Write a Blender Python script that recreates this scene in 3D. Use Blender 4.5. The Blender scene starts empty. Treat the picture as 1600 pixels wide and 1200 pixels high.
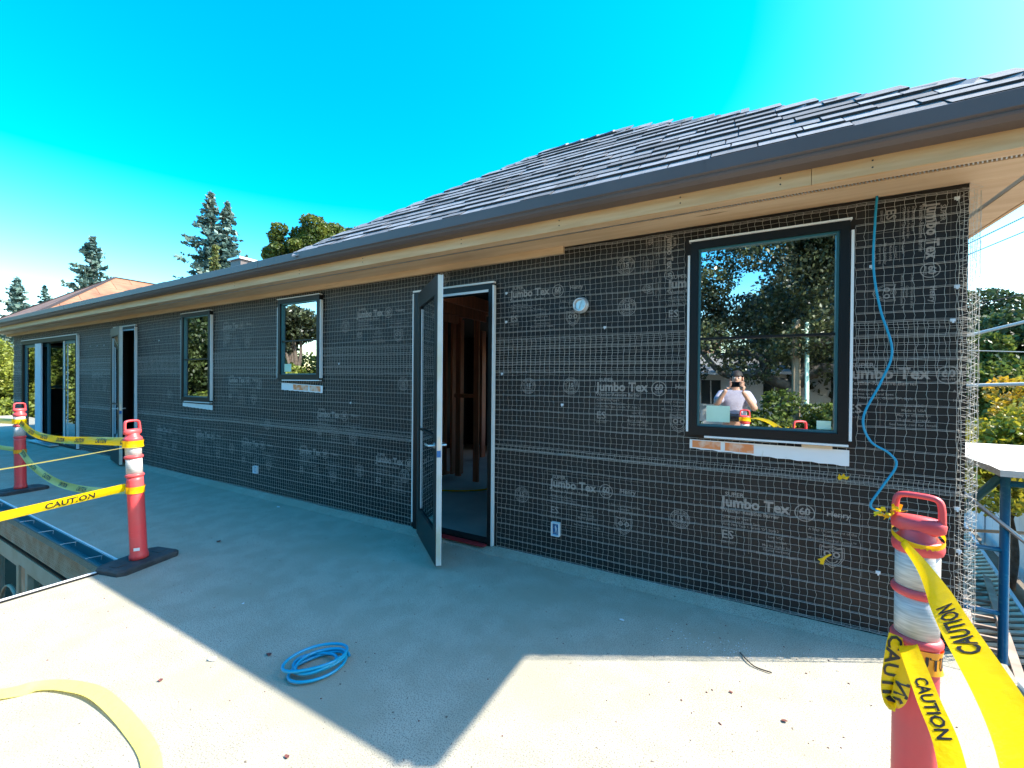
import bpy, bmesh, math, random
import numpy as np
from mathutils import Vector, Matrix
random.seed(7); rng = np.random.default_rng(7)
sc = bpy.context.scene; COL = sc.collection
R = math.radians; pi = math.pi
H = 1.5617            # eye height above the deck

# ---------------------------------------------------------------- camera
cd = bpy.data.cameras.new('camera'); cam = bpy.data.objects.new('camera', cd); COL.objects.link(cam)
cd.sensor_width = 36; cd.sensor_fit = 'HORIZONTAL'; cd.lens = 647.32 / 1600 * 36
cd.clip_start = 0.02; cd.clip_end = 3000
yaw, pitch, roll = 0.501579, -0.006745, 0.0085
fw = Vector((-math.sin(yaw)*math.cos(pitch), math.cos(yaw)*math.cos(pitch), math.sin(pitch)))
rt = Vector((math.cos(yaw), math.sin(yaw), 0)); up = rt.cross(fw)
r2 = math.cos(roll)*rt + math.sin(roll)*up; u2 = -math.sin(roll)*rt + math.cos(roll)*up
cam.matrix_world = Matrix(((r2.x,u2.x,-fw.x,0),(r2.y,u2.y,-fw.y,0),(r2.z,u2.z,-fw.z,H),(0,0,0,1)))
sc.camera = cam

# ---------------------------------------------------------------- light
SUN = Vector((.878, .479, 0)).normalized() * math.cos(R(42.3)) + Vector((0, 0, math.sin(R(42.3))))
w = bpy.data.worlds.new('World'); sc.world = w; w.use_nodes = True
nt = w.node_tree; nt.nodes.clear()
sky = nt.nodes.new('ShaderNodeTexSky'); sky.sky_type = 'NISHITA'; sky.sun_disc = False
sky.sun_elevation = R(42.3); sky.sun_rotation = math.atan2(SUN.x, SUN.y)
sky.air_density = 1.2; sky.dust_density = .8; sky.ozone_density = 1.2
hs = nt.nodes.new('ShaderNodeHueSaturation'); hs.inputs['Saturation'].default_value = 1.72; hs.inputs['Hue'].default_value = 0.492
bg = nt.nodes.new('ShaderNodeBackground'); bg.inputs['Strength'].default_value = 0.13
wo = nt.nodes.new('ShaderNodeOutputWorld')
nt.links.new(sky.outputs[0], hs.inputs['Color']); nt.links.new(hs.outputs[0], bg.inputs[0]); nt.links.new(bg.outputs[0], wo.inputs[0])
sd = bpy.data.lights.new('sun', 'SUN'); sd.energy = 3.3; sd.angle = R(0.53); sd.color = (1, .94, .84)
so = bpy.data.objects.new('sun', sd); COL.objects.link(so); so.location = (20, 10, 30)
so.rotation_euler = (-SUN).to_track_quat('-Z', 'Y').to_euler()
sc.view_settings.view_transform = 'Standard'; sc.view_settings.look = 'None'
sc.view_settings.gamma = 1; sc.view_settings.use_curve_mapping = False
sc.view_settings.exposure = 2.0
sc.cycles.max_bounces = 8

# ---------------------------------------------------------------- materials
MATS = {}
def mat(name, col, rough=.6, metal=0, col2=None, scale=6, detail=4, bump=0, bscale=60, ramp=(.4,.6), stretch=(1,1,1),
        spec=.5, trans=0, island=0, speck=None, sscale=200, sramp=(.62,.66), rand=0, stain=None, stscale=.9, stramp=(.5,.75), grit=None):
    m = bpy.data.materials.new(name); m.use_nodes = True; N = m.node_tree.nodes; L = m.node_tree.links
    b = N['Principled BSDF']; b.inputs['Roughness'].default_value = rough; b.inputs['Metallic'].default_value = metal
    b.inputs['Specular IOR Level'].default_value = spec
    tc = N.new('ShaderNodeTexCoord'); mp = N.new('ShaderNodeMapping'); mp.inputs['Scale'].default_value = stretch
    L.new(tc.outputs['Object'], mp.inputs[0])
    out = None
    def mix(fac, a, bb, t='MIX'):
        x = N.new('ShaderNodeMix'); x.data_type = 'RGBA'; x.blend_type = t
        if hasattr(fac, 'links'): L.new(fac, x.inputs[0])
        else: x.inputs[0].default_value = fac
        for i, c in ((6, a), (7, bb)):
            if hasattr(c, 'links'): L.new(c, x.inputs[i])
            else: x.inputs[i].default_value = (*c, 1)
        return x.outputs[2]
    def noise(sc_, det=4, r=None):
        n = N.new('ShaderNodeTexNoise'); n.inputs['Scale'].default_value = sc_; n.inputs['Detail'].default_value = det
        L.new(mp.outputs[0], n.inputs[0])
        if r is None: return n.outputs[0]
        q = N.new('ShaderNodeMapRange'); q.inputs[1].default_value = r[0]; q.inputs[2].default_value = r[1]
        L.new(n.outputs[0], q.inputs[0]); return q.outputs[0]
    c = col
    if col2: c = mix(noise(scale, detail, ramp), col, col2)
    if speck: c = mix(noise(sscale, 2, sramp), c, speck)
    if stain: c = mix(noise(stscale, 9, stramp), c, stain)
    if grit: c = mix(noise(38, 3, (.70,.74)), c, grit)
    if island or rand:
        g = N.new('ShaderNodeNewGeometry') if island else N.new('ShaderNodeObjectInfo')
        q = N.new('ShaderNodeMapRange'); a = island or rand
        q.inputs[3].default_value = 1 - a; q.inputs[4].default_value = 1 + a
        L.new(g.outputs['Random Per Island' if island else 'Random'], q.inputs[0])
        cc = N.new('ShaderNodeCombineColor')
        for i in range(3): L.new(q.outputs[0], cc.inputs[i])
        c = mix(1.0, c, cc.outputs[0], 'MULTIPLY')
    if hasattr(c, 'links'): L.new(c, b.inputs['Base Color'])
    else: b.inputs['Base Color'].default_value = (*c, 1)
    if bump:
        bn = N.new('ShaderNodeBump'); bn.inputs['Strength'].default_value = bump; bn.inputs['Distance'].default_value = min(.02,.35/bscale)
        L.new(noise(bscale, 5), bn.inputs['Height']); L.new(bn.outputs[0], b.inputs['Normal'])
    if trans:
        t = N.new('ShaderNodeBsdfTranslucent'); x = N.new('ShaderNodeMixShader'); x.inputs[0].default_value = trans
        if hasattr(c, 'links'): L.new(c, t.inputs[0])
        else: t.inputs[0].default_value = (*c, 1)
        L.new(b.outputs[0], x.inputs[1]); L.new(t.outputs[0], x.inputs[2]); L.new(x.outputs[0], N['Material Output'].inputs[0])
    MATS[name] = m; return m
def glass(name, refl, tint=(.75,.8,.8), wav=.0):
    m = bpy.data.materials.new(name); m.use_nodes = True; N = m.node_tree.nodes; L = m.node_tree.links
    N.remove(N['Principled BSDF'])
    g = N.new('ShaderNodeBsdfGlossy'); g.inputs['Roughness'].default_value = 0.0; g.inputs[0].default_value = (.92,.97,1,1)
    t = N.new('ShaderNodeBsdfTransparent'); t.inputs[0].default_value = (*tint, 1)
    lw = N.new('ShaderNodeLayerWeight'); lw.inputs[0].default_value = .35
    q = N.new('ShaderNodeMapRange'); q.inputs[3].default_value = refl; q.inputs[4].default_value = 1
    x = N.new('ShaderNodeMixShader'); L.new(lw.outputs['Fresnel'], q.inputs[0]); L.new(q.outputs[0], x.inputs[0])
    L.new(t.outputs[0], x.inputs[1]); L.new(g.outputs[0], x.inputs[2]); L.new(x.outputs[0], N['Material Output'].inputs[0])
    if wav:
        tc = N.new('ShaderNodeTexCoord'); n = N.new('ShaderNodeTexNoise'); n.inputs['Scale'].default_value = 1.6; n.inputs['Detail'].default_value = 1
        bn = N.new('ShaderNodeBump'); bn.inputs['Strength'].default_value = wav; bn.inputs['Distance'].default_value = .01
        L.new(tc.outputs['Object'], n.inputs[0]); L.new(n.outputs[0], bn.inputs['Height']); L.new(bn.outputs[0], g.inputs['Normal'])
    MATS[name] = m; return m
M = MATS
mat('deck', (.40,.355,.26), .88, col2=(.455,.405,.305), scale=5, detail=8, bump=.7, bscale=110, speck=(.17,.16,.13), sscale=170, sramp=(.50,.66), stain=(.335,.30,.215), stscale=1.3, stramp=(.50,.70), grit=(.13,.10,.07))
mat('dirt', (.13,.10,.07), .95, col2=(.20,.16,.11), scale=1.5, bump=.6, bscale=12)
mat('grass_ground', (.05,.07,.03), .95, col2=(.10,.09,.05), scale=.3)
mat('paper', (.009,.0076,.0066), .58, col2=(.019,.0155,.0125), scale=2.5, bump=.6, bscale=4, spec=.4)
mat('print', (.36,.31,.265), .8, col2=(.32,.28,.24), scale=14, detail=6)
mat('wire', (.64,.60,.52), .45, .1)
mat('wood', (.66,.40,.19), .6, col2=(.74,.49,.26), scale=3, stretch=(.6,9,9), bump=.08, bscale=20)
mat('wood_soffit', (.66,.45,.26), .65, col2=(.74,.53,.33), scale=2.2, stretch=(.5,7,7), speck=(.3,.17,.07), sscale=2.2, sramp=(.72,.76))
mat('stud_wood', (.56,.20,.10), .7, col2=(.45,.16,.08), scale=3, stretch=(14,14,1))
mat('gutter_metal', (.105,.08,.073), .45, 0, col2=(.125,.095,.088), scale=.8)
mat('gutter_teal', (.04,.15,.17), .4, .2)
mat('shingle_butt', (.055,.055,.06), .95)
mat('shingle', (.145,.148,.15), .9, col2=(.22,.22,.23), scale=12, bump=.5, bscale=220, speck=(.34,.33,.33), sscale=420, sramp=(.55,.62), rand=.38)
mat('black_frame', (.008,.009,.009), .45, spec=.3)
mat('white_trim', (.78,.77,.73), .5)
mat('door_paint', (.016,.021,.020), .42, spec=.35)
mat('door_edge', (.62,.63,.58), .45, col2=(.55,.52,.38), scale=3)
mat('hinge_metal', (.62,.60,.56), .35, .8)
mat('vent_metal', (.70,.70,.69), .42, .75)
mat('flash_white', (.78,.77,.75), .5)
mat('orange_print', (.78,.25,.08), .6, col2=(.78,.5,.36), scale=14, ramp=(.45,.6))
mat('box_blue', (.02,.16,.40), .5)
mat('concrete', (.34,.35,.32), .7, col2=(.46,.47,.43), scale=1.2, detail=6)
mat('red_membrane', (.42,.025,.03), .45)
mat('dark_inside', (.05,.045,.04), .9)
mat('brown_coat', (.74,.35,.18), .85, col2=(.82,.48,.28), scale=6, bump=.4, bscale=40)
mat('tan_trim', (.58,.42,.26), .6, col2=(.64,.49,.33), scale=4)
mat('cone_red', (.80,.065,.07), .42, col2=(.68,.08,.08), scale=5, bump=.05, bscale=40)
mat('reflective', (.62,.60,.55), .40, 0, col2=(.44,.43,.39), scale=60, detail=1, stretch=(.3,.3,3), ramp=(.35,.65))
mat('rubber', (.030,.034,.034), .75, bump=.3, bscale=70, col2=(.05,.055,.055), scale=9)
mat('tape', (.95,.62,.003), .34, trans=.38, bump=.35, bscale=28)
mat('tape_pale', (.92,.72,.18), .4, trans=.4, bump=.35, bscale=28)
mat('tape_overexposed', (.95,.84,.20), .5, trans=.3, bump=.3, bscale=20)  # paler copy of tape, overexposure in the sun put into the colour
mat('tape_ink', (.012,.012,.012), .5)
mat('band_orange', (.90,.33,.01), .4)
mat('cable_blue', (.005,.30,.48), .35)
mat('tag_yellow', (.92,.60,.003), .5, trans=.3)
mat('scaffold_blue', (.01,.16,.30), .35, col2=(.04,.24,.36), scale=30, ramp=(.55,.7))
mat('galvanised', (.62,.63,.63), .35, .7)
mat('plank_white', (.62,.58,.50), .7, col2=(.72,.69,.63), scale=4, stretch=(1,8,8))
mat('plank_brown', (.30,.20,.14), .75, col2=(.38,.28,.20), scale=3)
mat('fence_white', (.62,.64,.66), .6, col2=(.68,.70,.71), scale=2)
mat('slat', (.58,.48,.33), .7, col2=(.66,.56,.40), scale=8)
mat('bark', (.11,.075,.05), .9, col2=(.17,.13,.10), scale=8, bump=.7, bscale=18)
mat('oak_bark', (.07,.06,.05), .9, col2=(.16,.14,.12), scale=5, bump=.7, bscale=14)
mat('leaf_dark', (.035,.062,.018), .5, col2=(.075,.105,.03), scale=.7, trans=.3, island=.5)
mat('leaf_oak', (.05,.06,.03), .33, col2=(.10,.115,.045), scale=.8, trans=.25, island=.55)
mat('leaf_hedge', (.07,.11,.02), .5, col2=(.16,.19,.03), scale=1.2, trans=.35, island=.5)
mat('leaf_bright', (.16,.20,.025), .5, col2=(.28,.30,.04), scale=.5, trans=.4, island=.45)
mat('leaf_yellow', (.42,.33,.02), .5, col2=(.30,.30,.03), scale=1.0, trans=.4, island=.35)
mat('leaf_orange', (.50,.27,.02), .5, col2=(.45,.36,.03), scale=1.2, trans=.4, island=.35)
mat('needle', (.09,.17,.15), .55, col2=(.17,.24,.19), scale=.35, trans=.2, island=.5)
mat('needle_pale', (.12,.15,.04), .55, col2=(.17,.18,.06), scale=.35, trans=.2, island=.4)
mat('plywood', (.24,.105,.055), .7, col2=(.31,.15,.08), scale=.8, detail=6, rand=.10)
mat('felt', (.05,.035,.03), .8)
mat('house_white', (.66,.65,.62), .7, col2=(.70,.69,.66), scale=1)
mat('house_roof', (.20,.185,.17), .9, col2=(.27,.25,.23), scale=6)
mat('house_brown', (.30,.17,.10), .8, col2=(.36,.22,.13), scale=2)
mat('pane_dark', (.03,.04,.045), .1)
mat('pole_wood', (.30,.20,.11), .85, col2=(.36,.26,.16), scale=3, stretch=(8,8,1))
mat('cable_dark', (.03,.03,.03), .6)
mat('cable_pale', (.50,.48,.44), .6)
mat('sticker', (.55,.74,.55), .6, col2=(.62,.80,.62), scale=6)
mat('skin', (.50,.27,.18), .5, col2=(.55,.31,.21), scale=10)
mat('hair', (.02,.014,.010), .7, bump=.5, bscale=90)
mat('shirt', (.36,.33,.40), .85, col2=(.41,.38,.45), scale=7, bump=.4, bscale=9)
mat('trousers', (.42,.38,.35), .85, bump=.3, bscale=8)
mat('shoe', (.04,.035,.03), .6)
mat('phone_black', (.01,.01,.012), .25)
mat('eye_white', (.7,.68,.65), .3)
mat('lip', (.36,.13,.10), .5)
mat('leaf_dry', (.17,.05,.04), .8)
mat('scrap_white', (.7,.72,.72), .7)
glass('glass', .62, (.55,.62,.62), .06); glass('glass_clear', .30, (.75,.8,.8), .04)

# ---------------------------------------------------------------- mesh helpers
def topmost(o):
    while o.parent: o = o.parent
    return o
def rootinv(o):
    r = topmost(o); return (Matrix.Translation(r.location) @ r.rotation_euler.to_matrix().to_4x4()).inverted()
def props(o, label=None, cat=None, group=None, kind=None):
    for k, v in (('label',label),('category',cat),('group',group),('kind',kind)):
        if v: o[k] = v
    return o
def thing(name, label, cat, loc=(0,0,0), rz=0, group=None):
    o = bpy.data.objects.new(name, None); COL.objects.link(o); o.location = loc; o.rotation_euler = (0,0,rz)
    o.empty_display_size = .2
    return props(o, label, cat, group)
def mesh_obj(name, v, f, m, parent=None, smooth=False, world=True):
    me = bpy.data.meshes.new(name)
    v = [tuple(p) for p in v]
    if parent is not None and world:
        I = rootinv(parent); v = [tuple(I @ Vector(p)) for p in v]
    me.from_pydata(v, [], f); me.materials.append(MATS[m] if isinstance(m, str) else m)
    if smooth: me.polygons.foreach_set('use_smooth', [True]*len(me.polygons))
    me.update()
    o = bpy.data.objects.new(name, me); COL.objects.link(o)
    if parent is not None: o.parent = parent
    return o
def big_mesh(name, V, F, m, parent=None, world=True, smooth=False):   # V (n,3), F (k,4) arrays
    V = np.asarray(V, dtype=np.float64)
    if parent is not None and world:
        I = np.array(rootinv(parent)); V = V @ I[:3,:3].T + I[:3,3]
    F = np.asarray(F, dtype=np.int32); k = F.shape[1]
    me = bpy.data.meshes.new(name); me.vertices.add(len(V)); me.vertices.foreach_set('co', V.astype(np.float32).ravel())
    me.loops.add(F.size); me.loops.foreach_set('vertex_index', F.ravel())
    me.polygons.add(len(F)); me.polygons.foreach_set('loop_start', np.arange(0, F.size, k, dtype=np.int32))
    try: me.polygons.foreach_set('loop_total', np.full(len(F), k, dtype=np.int32))
    except Exception: pass
    if smooth: me.polygons.foreach_set('use_smooth', np.ones(len(F), bool))
    me.materials.append(MATS[m]); me.update(calc_edges=True); me.validate()
    o = bpy.data.objects.new(name, me); COL.objects.link(o)
    if parent is not None: o.parent = parent
    return o
class MB:
    def __init__(s): s.v = []; s.f = []
    def add(s, v, f):
        b = len(s.v); s.v += [Vector(p) for p in v]; s.f += [tuple(i+b for i in q) for q in f]; return s
    def box(s, x0, x1, y0, y1, z0, z1):
        return s.add([(x0,y0,z0),(x1,y0,z0),(x1,y1,z0),(x0,y1,z0),(x0,y0,z1),(x1,y0,z1),(x1,y1,z1),(x0,y1,z1)],
              [(0,3,2,1),(4,5,6,7),(0,1,5,4),(1,2,6,5),(2,3,7,6),(3,0,4,7)])
    def bar(s, a, b, w, h, upv=(0,0,1)):
        a = Vector(a); b = Vector(b); t = (b-a).normalized(); x = t.cross(Vector(upv))
        if x.length < 1e-4: x = t.cross(Vector((1,0,0)))
        x.normalize(); y = x.cross(t); x *= w/2; y *= h/2
        return s.add([a-x-y,a+x-y,a+x+y,a-x+y,b-x-y,b+x-y,b+x+y,b-x+y],[(0,1,2,3),(7,6,5,4),(0,4,5,1),(1,5,6,2),(2,6,7,3),(3,7,4,0)])
    def tube(s, pts, r, n=8, closed=False, cap=True):
        pts = [Vector(p) for p in pts]; N = len(pts); rings = []
        rr = r if isinstance(r, (list,tuple)) else [r]*N
        prev = None; b = len(s.v)
        for i, p in enumerate(pts):
            if closed: t = pts[(i+1)%N]-pts[i-1]
            else: t = pts[min(i+1,N-1)]-pts[max(i-1,0)]
            t.normalize()
            if prev is None:
                x = t.cross(Vector((0,0,1)))
                if x.length < .1: x = t.cross(Vector((0,1,0)))
            else: x = prev - t*prev.dot(t)
            x.normalize(); prev = x; y = t.cross(x)
            for k in range(n):
                a = 2*pi*k/n; s.v.append(p + (x*math.cos(a)+y*math.sin(a))*rr[i])
        for i in range(N if closed else N-1):
            j = (i+1)%N
            for k in range(n): s.f.append((b+i*n+k, b+i*n+(k+1)%n, b+j*n+(k+1)%n, b+j*n+k))
        if cap and not closed:
            s.f.append(tuple(b+k for k in range(n))[::-1]); s.f.append(tuple(b+(N-1)*n+k for k in range(n)))
        return s
    def lathe(s, prof, c=(0,0,0), n=24):   # prof: (r,z) bottom to top
        b = len(s.v); c = Vector(c)
        for r, z in prof:
            for k in range(n):
                a = 2*pi*k/n; s.v.append(c+Vector((r*math.cos(a), r*math.sin(a), z)))
        for i in range(len(prof)-1):
            for k in range(n): s.f.append((b+i*n+k, b+i*n+(k+1)%n, b+(i+1)*n+(k+1)%n, b+(i+1)*n+k))
        s.f.append(tuple(b+k for k in range(n))[::-1]); s.f.append(tuple(b+(len(prof)-1)*n+k for k in range(n)))
        return s
    def extrude(s, poly, a, b, fn=None):   # poly list of 2D; a,b values of third axis; fn(p2,t)->3D
        n = len(poly); s.add([fn(p, a) for p in poly]+[fn(p, b) for p in poly],
              [tuple(range(n))[::-1], tuple(range(n,2*n))]+[(i,(i+1)%n,n+(i+1)%n,n+i) for i in range(n)])
        return s
    def build(s, name, m, parent=None, smooth=False, world=True, bevel=0):
        o = mesh_obj(name, s.v, s.f, m, parent, smooth, world)
        if bevel:
            bm = bmesh.new(); bm.from_mesh(o.data)
            bmesh.ops.recalc_face_normals(bm, faces=bm.faces)
            bmesh.ops.bevel(bm, geom=list(bm.edges), offset=bevel, segments=2, profile=.5, affect='EDGES')
            bm.to_mesh(o.data); bm.free()
        return o
def box(name, m, parent, *a, **k): return MB().box(*a).build(name, m, parent, **k)
def copy_tree(o, parent=None):
    c = o.copy(); COL.objects.link(c); c.parent = parent
    for ch in list(o.children): copy_tree(ch, c)
    return c
def curve_pts(P, n=12):    # Catmull-Rom
    P = [Vector(p) for p in P]; Q = [P[0]*2-P[1]]+P+[P[-1]*2-P[-2]]; out = []
    for i in range(1, len(Q)-2):
        for k in range(n):
            t = k/n; a,b,c,d = Q[i-1:i+3]
            out.append(.5*((2*b)+(c-a)*t+(2*a-5*b+4*c-d)*t*t+(3*b-a-3*c+d)*t**3))
    out.append(P[-1]); return out

# ---------------------------------------------------------------- lettering
_tc = {}
def text2d(s, size=1, off=0, align='LEFT'):
    key = (s, off, align)
    if key not in _tc:
        c = bpy.data.curves.new('t', 'FONT'); c.body = s; c.size = 1; c.offset = off; c.align_x = align; c.resolution_u = 2
        o = bpy.data.objects.new('t', c); COL.objects.link(o); bpy.context.view_layer.update()
        me = bpy.data.meshes.new_from_object(o.evaluated_get(bpy.context.evaluated_depsgraph_get()))
        _tc[key] = ([(v.co.x, v.co.y) for v in me.vertices], [tuple(p.vertices) for p in me.polygons])
        bpy.data.objects.remove(o); bpy.data.curves.remove(c); bpy.data.meshes.remove(me)
    v, f = _tc[key]; return [(x*size, y*size) for x, y in v], f
class Print:              # flat 2D artwork
    def __init__(s): s.v = []; s.f = []
    def add(s, v, f): b = len(s.v); s.v += v; s.f += [tuple(i+b for i in q) for q in f]
    def text(s, t, x, y, size, off=0, sx=1, align='LEFT', rot=0):
        v, f = text2d(t, size, off, align); c, d = math.cos(rot), math.sin(rot)
        s.add([(x+c*a*sx-d*b, y+d*a*sx+c*b) for a, b in v], f)
    def ring(s, x, y, r0, r1, n=28, a0=0, a1=2*pi):
        v = []; f = []
        for k in range(n+1):
            a = a0+(a1-a0)*k/n; v += [(x+r0*math.cos(a), y+r0*math.sin(a)), (x+r1*math.cos(a), y+r1*math.sin(a))]
            if k < n: f.append((2*k, 2*k+1, 2*k+3, 2*k+2))
        s.add(v, f)
    def line(s, x0, y0, x1, y1, w=.002):
        dx, dy = x1-x0, y1-y0; l = math.hypot(dx, dy); nx, ny = -dy/l*w/2, dx/l*w/2
        s.add([(x0-nx,y0-ny),(x1-nx,y1-ny),(x1+nx,y1+ny),(x0+nx,y0+ny)], [(0,1,2,3)])
    def arc_text(s, t, x, y, r, size, a_mid, step, inward=False):
        n = len(t)
        for i, ch in enumerate(t):
            if ch == ' ': continue
            k = (i-(n-1)/2)*step
            a = a_mid - k if not inward else a_mid + k
            s.text(ch, x+r*math.cos(a), y+r*math.sin(a), size, .02, 1, 'CENTER', a-pi/2 if not inward else a+pi/2)
    def mesh(s, name, fn, m, parent=None, world=True):
        return mesh_obj(name, [fn(x, y) for x, y in s.v], s.f, m, parent, False, world)

# ================================================================= SETTING
def struct(o): o['kind'] = 'structure'; return o
struct(box('ground', 'dirt', None, -12, 40, -30, 60, -3.2, -3.0))
g = MB().add([(-900,-900,-3.05),(900,-900,-3.05),(900,900,-3.05),(-900,900,-3.05)], [(0,1,2,3)]); struct(g.build('far_ground', 'grass_ground'))
# deck slab: outline with the notch over the light well
poly = [(-26,1.48),(-4.47,1.48),(-4.47,-3.0),(1.31,-3.0),(1.31,3.295),(-16.95,3.295),(-16.95,5.3),(-26,5.3)]
d = MB().extrude(poly, -.22, 0, lambda p,t: (p[0],p[1],t)); deck = struct(d.build('deck', 'deck'))
up_ = MB().add([(-16.9,3.17,.002),(1.30,3.17,.002),(1.30,3.286,.034),(-16.9,3.286,.034),(-16.9,3.17,-.02),(1.30,3.17,-.02),(1.30,3.295,-.02),(-16.9,3.295,-.02)],
     [(0,1,2,3),(0,4,5,1),(1,5,6,2),(3,7,4,0),(2,6,7,3)]).build('upstand', 'deck', deck)
MB().box(1.285,1.335,-3.0,3.15,.0,.028).box(1.335,1.342,-3,3.15,-.20,.028).build('edge_flashing', 'flash_white', deck)
e = MB().box(-4.484,-4.462,-3.0,1.372,.004,.016); e.build('edge_flashing', 'flash_white', deck)
MB().box(-4.458,-4.444,-3.0,1.46,.0,.012).box(-4.496,-4.488,-3.0,1.372,-.12,.006).build('edge_seal', 'black_frame', deck)
MB().box(-16.95,-4.5,1.478,1.492,-.01,.006).build('edge_flashing', 'flash_white', deck)

# ================================================================= THE HOUSE
house = thing('house', 'long house under construction wrapped in dark printed building paper and wire lath', 'house', (-8,5.8,-3))
YW = 3.3
openings = [(-16.05,-12.28,0.03,2.455),(-10.37,-9.50,0.03,2.485),(-7.77,-6.94,1.22,2.56),(-5.235,-4.44,1.57,2.565),(-2.925,-2.01,0.03,2.45),(-.30,.578,1.20,2.56)]
def wall_holes(axis, c0, c1, a0, a1, z0, z1, holes):
    xs = sorted({a0,a1,*[h[0] for h in holes],*[h[1] for h in holes]}); zs = sorted({z0,z1,*[h[2] for h in holes],*[h[3] for h in holes]})
    mb = MB(); nx, nz = len(xs)-1, len(zs)-1
    def solid(i, j):
        if i < 0 or j < 0 or i >= nx or j >= nz: return False
        cx, cz = (xs[i]+xs[i+1])/2, (zs[j]+zs[j+1])/2
        return not any(h[0] < cx < h[1] and h[2] < cz < h[3] for h in holes)
    P = (lambda a, c, z: (a, c, z)) if axis == 'x' else (lambda a, c, z: (c, a, z))
    for i in range(nx):
        for j in range(nz):
            if not solid(i, j): continue
            a, b, u, v = xs[i], xs[i+1], zs[j], zs[j+1]
            mb.add([P(a,c0,u),P(b,c0,u),P(b,c0,v),P(a,c0,v)], [(0,1,2,3)]); mb.add([P(a,c1,u),P(b,c1,u),P(b,c1,v),P(a,c1,v)], [(3,2,1,0)])
            if not solid(i-1,j): mb.add([P(a,c0,u),P(a,c1,u),P(a,c1,v),P(a,c0,v)], [(3,2,1,0)])
            if not solid(i+1,j): mb.add([P(b,c0,u),P(b,c1,u),P(b,c1,v),P(b,c0,v)], [(0,1,2,3)])
            if not solid(i,j-1): mb.add([P(a,c0,u),P(b,c0,u),P(b,c1,u),P(a,c1,u)], [(3,2,1,0)])
            if not solid(i,j+1): mb.add([P(a,c0,v),P(b,c0,v),P(b,c1,v),P(a,c1,v)], [(0,1,2,3)])
    return mb
wall_holes('x', YW, YW+.14, -16.95, 1.13, -.2, 2.70, openings).build('wall', 'paper', house)
wall_holes('y', -16.95, -16.81, YW+.14, 8.5, -.2, 2.70, [(3.75,4.75,1.25,2.45)]).build('wall', 'paper', house)
wall_holes('y', .99, 1.13, YW+.14, 8.5, -.2, 2.70, []).build('wall', 'paper', house)
wall_holes('x', 8.5, 8.64, -16.95, 1.13, -.2, 2.7, [(-4.5,-2.0,.85,2.35)]).build('wall', 'paper', house)  # rear opening, out of sight, added to let skylight into the room
box('rear_sun_shield','wood_soffit',house,-16.9,1.1,8.65,10.0,2.705,2.80)  # unseen slab added to keep direct sun out of the rear opening
MB().box(-16.8,.985,3.446,8.49,-.2,.0).build('floor_slab', 'concrete', house)
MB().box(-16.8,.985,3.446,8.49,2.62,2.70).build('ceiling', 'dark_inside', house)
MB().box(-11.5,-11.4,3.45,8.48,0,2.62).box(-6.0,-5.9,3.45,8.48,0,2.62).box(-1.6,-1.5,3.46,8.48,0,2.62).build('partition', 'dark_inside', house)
# laps of the building paper
for i,(z,y0) in enumerate(((.93,.0035),(1.84,.0045))):
    segs = []; x = -16.9
    cuts = [(h[0]-.02,h[1]+.02) for h in openings if h[2] < z < h[3]]
    cur = -16.9
    for a,b in cuts+[(1.125,2)]:
        box('paper_lap', 'paper', house, cur, a, YW-y0, YW-.0005, z, z+.012); cur = b
# lower storey and light-well facade
lw_open = [(-8.6,-7.42,-2.2,-.62),(-7.18,-6.2,-2.2,-.62),(-5.8,-5.0,-2.2,-.62),(-11.4,-9.2,-2.2,-.62)]
wall_holes('x', 1.50, 1.64, -16.95, -4.49, -3, -.225, lw_open).build('lower_wall', 'brown_coat', house)
wall_holes('y', -4.47, -4.33, -3, 1.49, -3, -.225, []).build('lower_wall', 'brown_coat', house)
MB().box(1.0,1.13,-2.98,8.4,-3,-.225).box(-4.3,.98,-3,-2.86,-3,-.225).box(-16.95,-16.8,1.66,8.4,-3,-.225).box(-16.9,1.1,8.4,8.5,-3,-.225).build('lower_wall', 'paper', house)
k = 0
rb = MB()
for i in range(16):
    z = -.235-.014*i; rb.bar((-16.9,1.492-.001*(i%3),z),(-4.6,1.492-.001*(i%3),z),.006,.008)
o = rb.build('lath_rows', 'brown_coat', house); o['kind'] = 'stuff'
MB().box(-16.9,-4.52,1.468,1.498,-.475,-.458).build('drip_edge', 'black_frame', house)
MB().box(-16.9,-4.52,1.462,1.498,-.618,-.477).build('head_trim', 'tan_trim', house)
for (a,b,u,v) in lw_open:
    wn = MB()
    for bb in ((a,a+.09,u,v),(b-.09,b,u,v),(a+.09,b-.09,u,u+.09),(a+.09,b-.09,v-.06,v)): wn.box(bb[0],bb[1],1.48,1.56,bb[2],bb[3])
    wo_ = wn.build('lower_window', 'tan_trim', house)
    MB().box(a+.09,b-.09,1.53,1.536,u+.09,v-.06).build('pane', 'glass_clear', wo_)
    cx = (a+b)/2; tp = [(cx+(b-a)*.42*math.cos(t), 1.524, -1.62+.55*math.sin(t)) for t in np.linspace(0,pi,14)]
    MB().tube(tp,.012,6).build('glazing_bar','tan_trim',wo_)
MB().box(-16.7,-4.7,1.75,1.8,-3,-.3).build('inner_wall','dark_inside',house)

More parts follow.
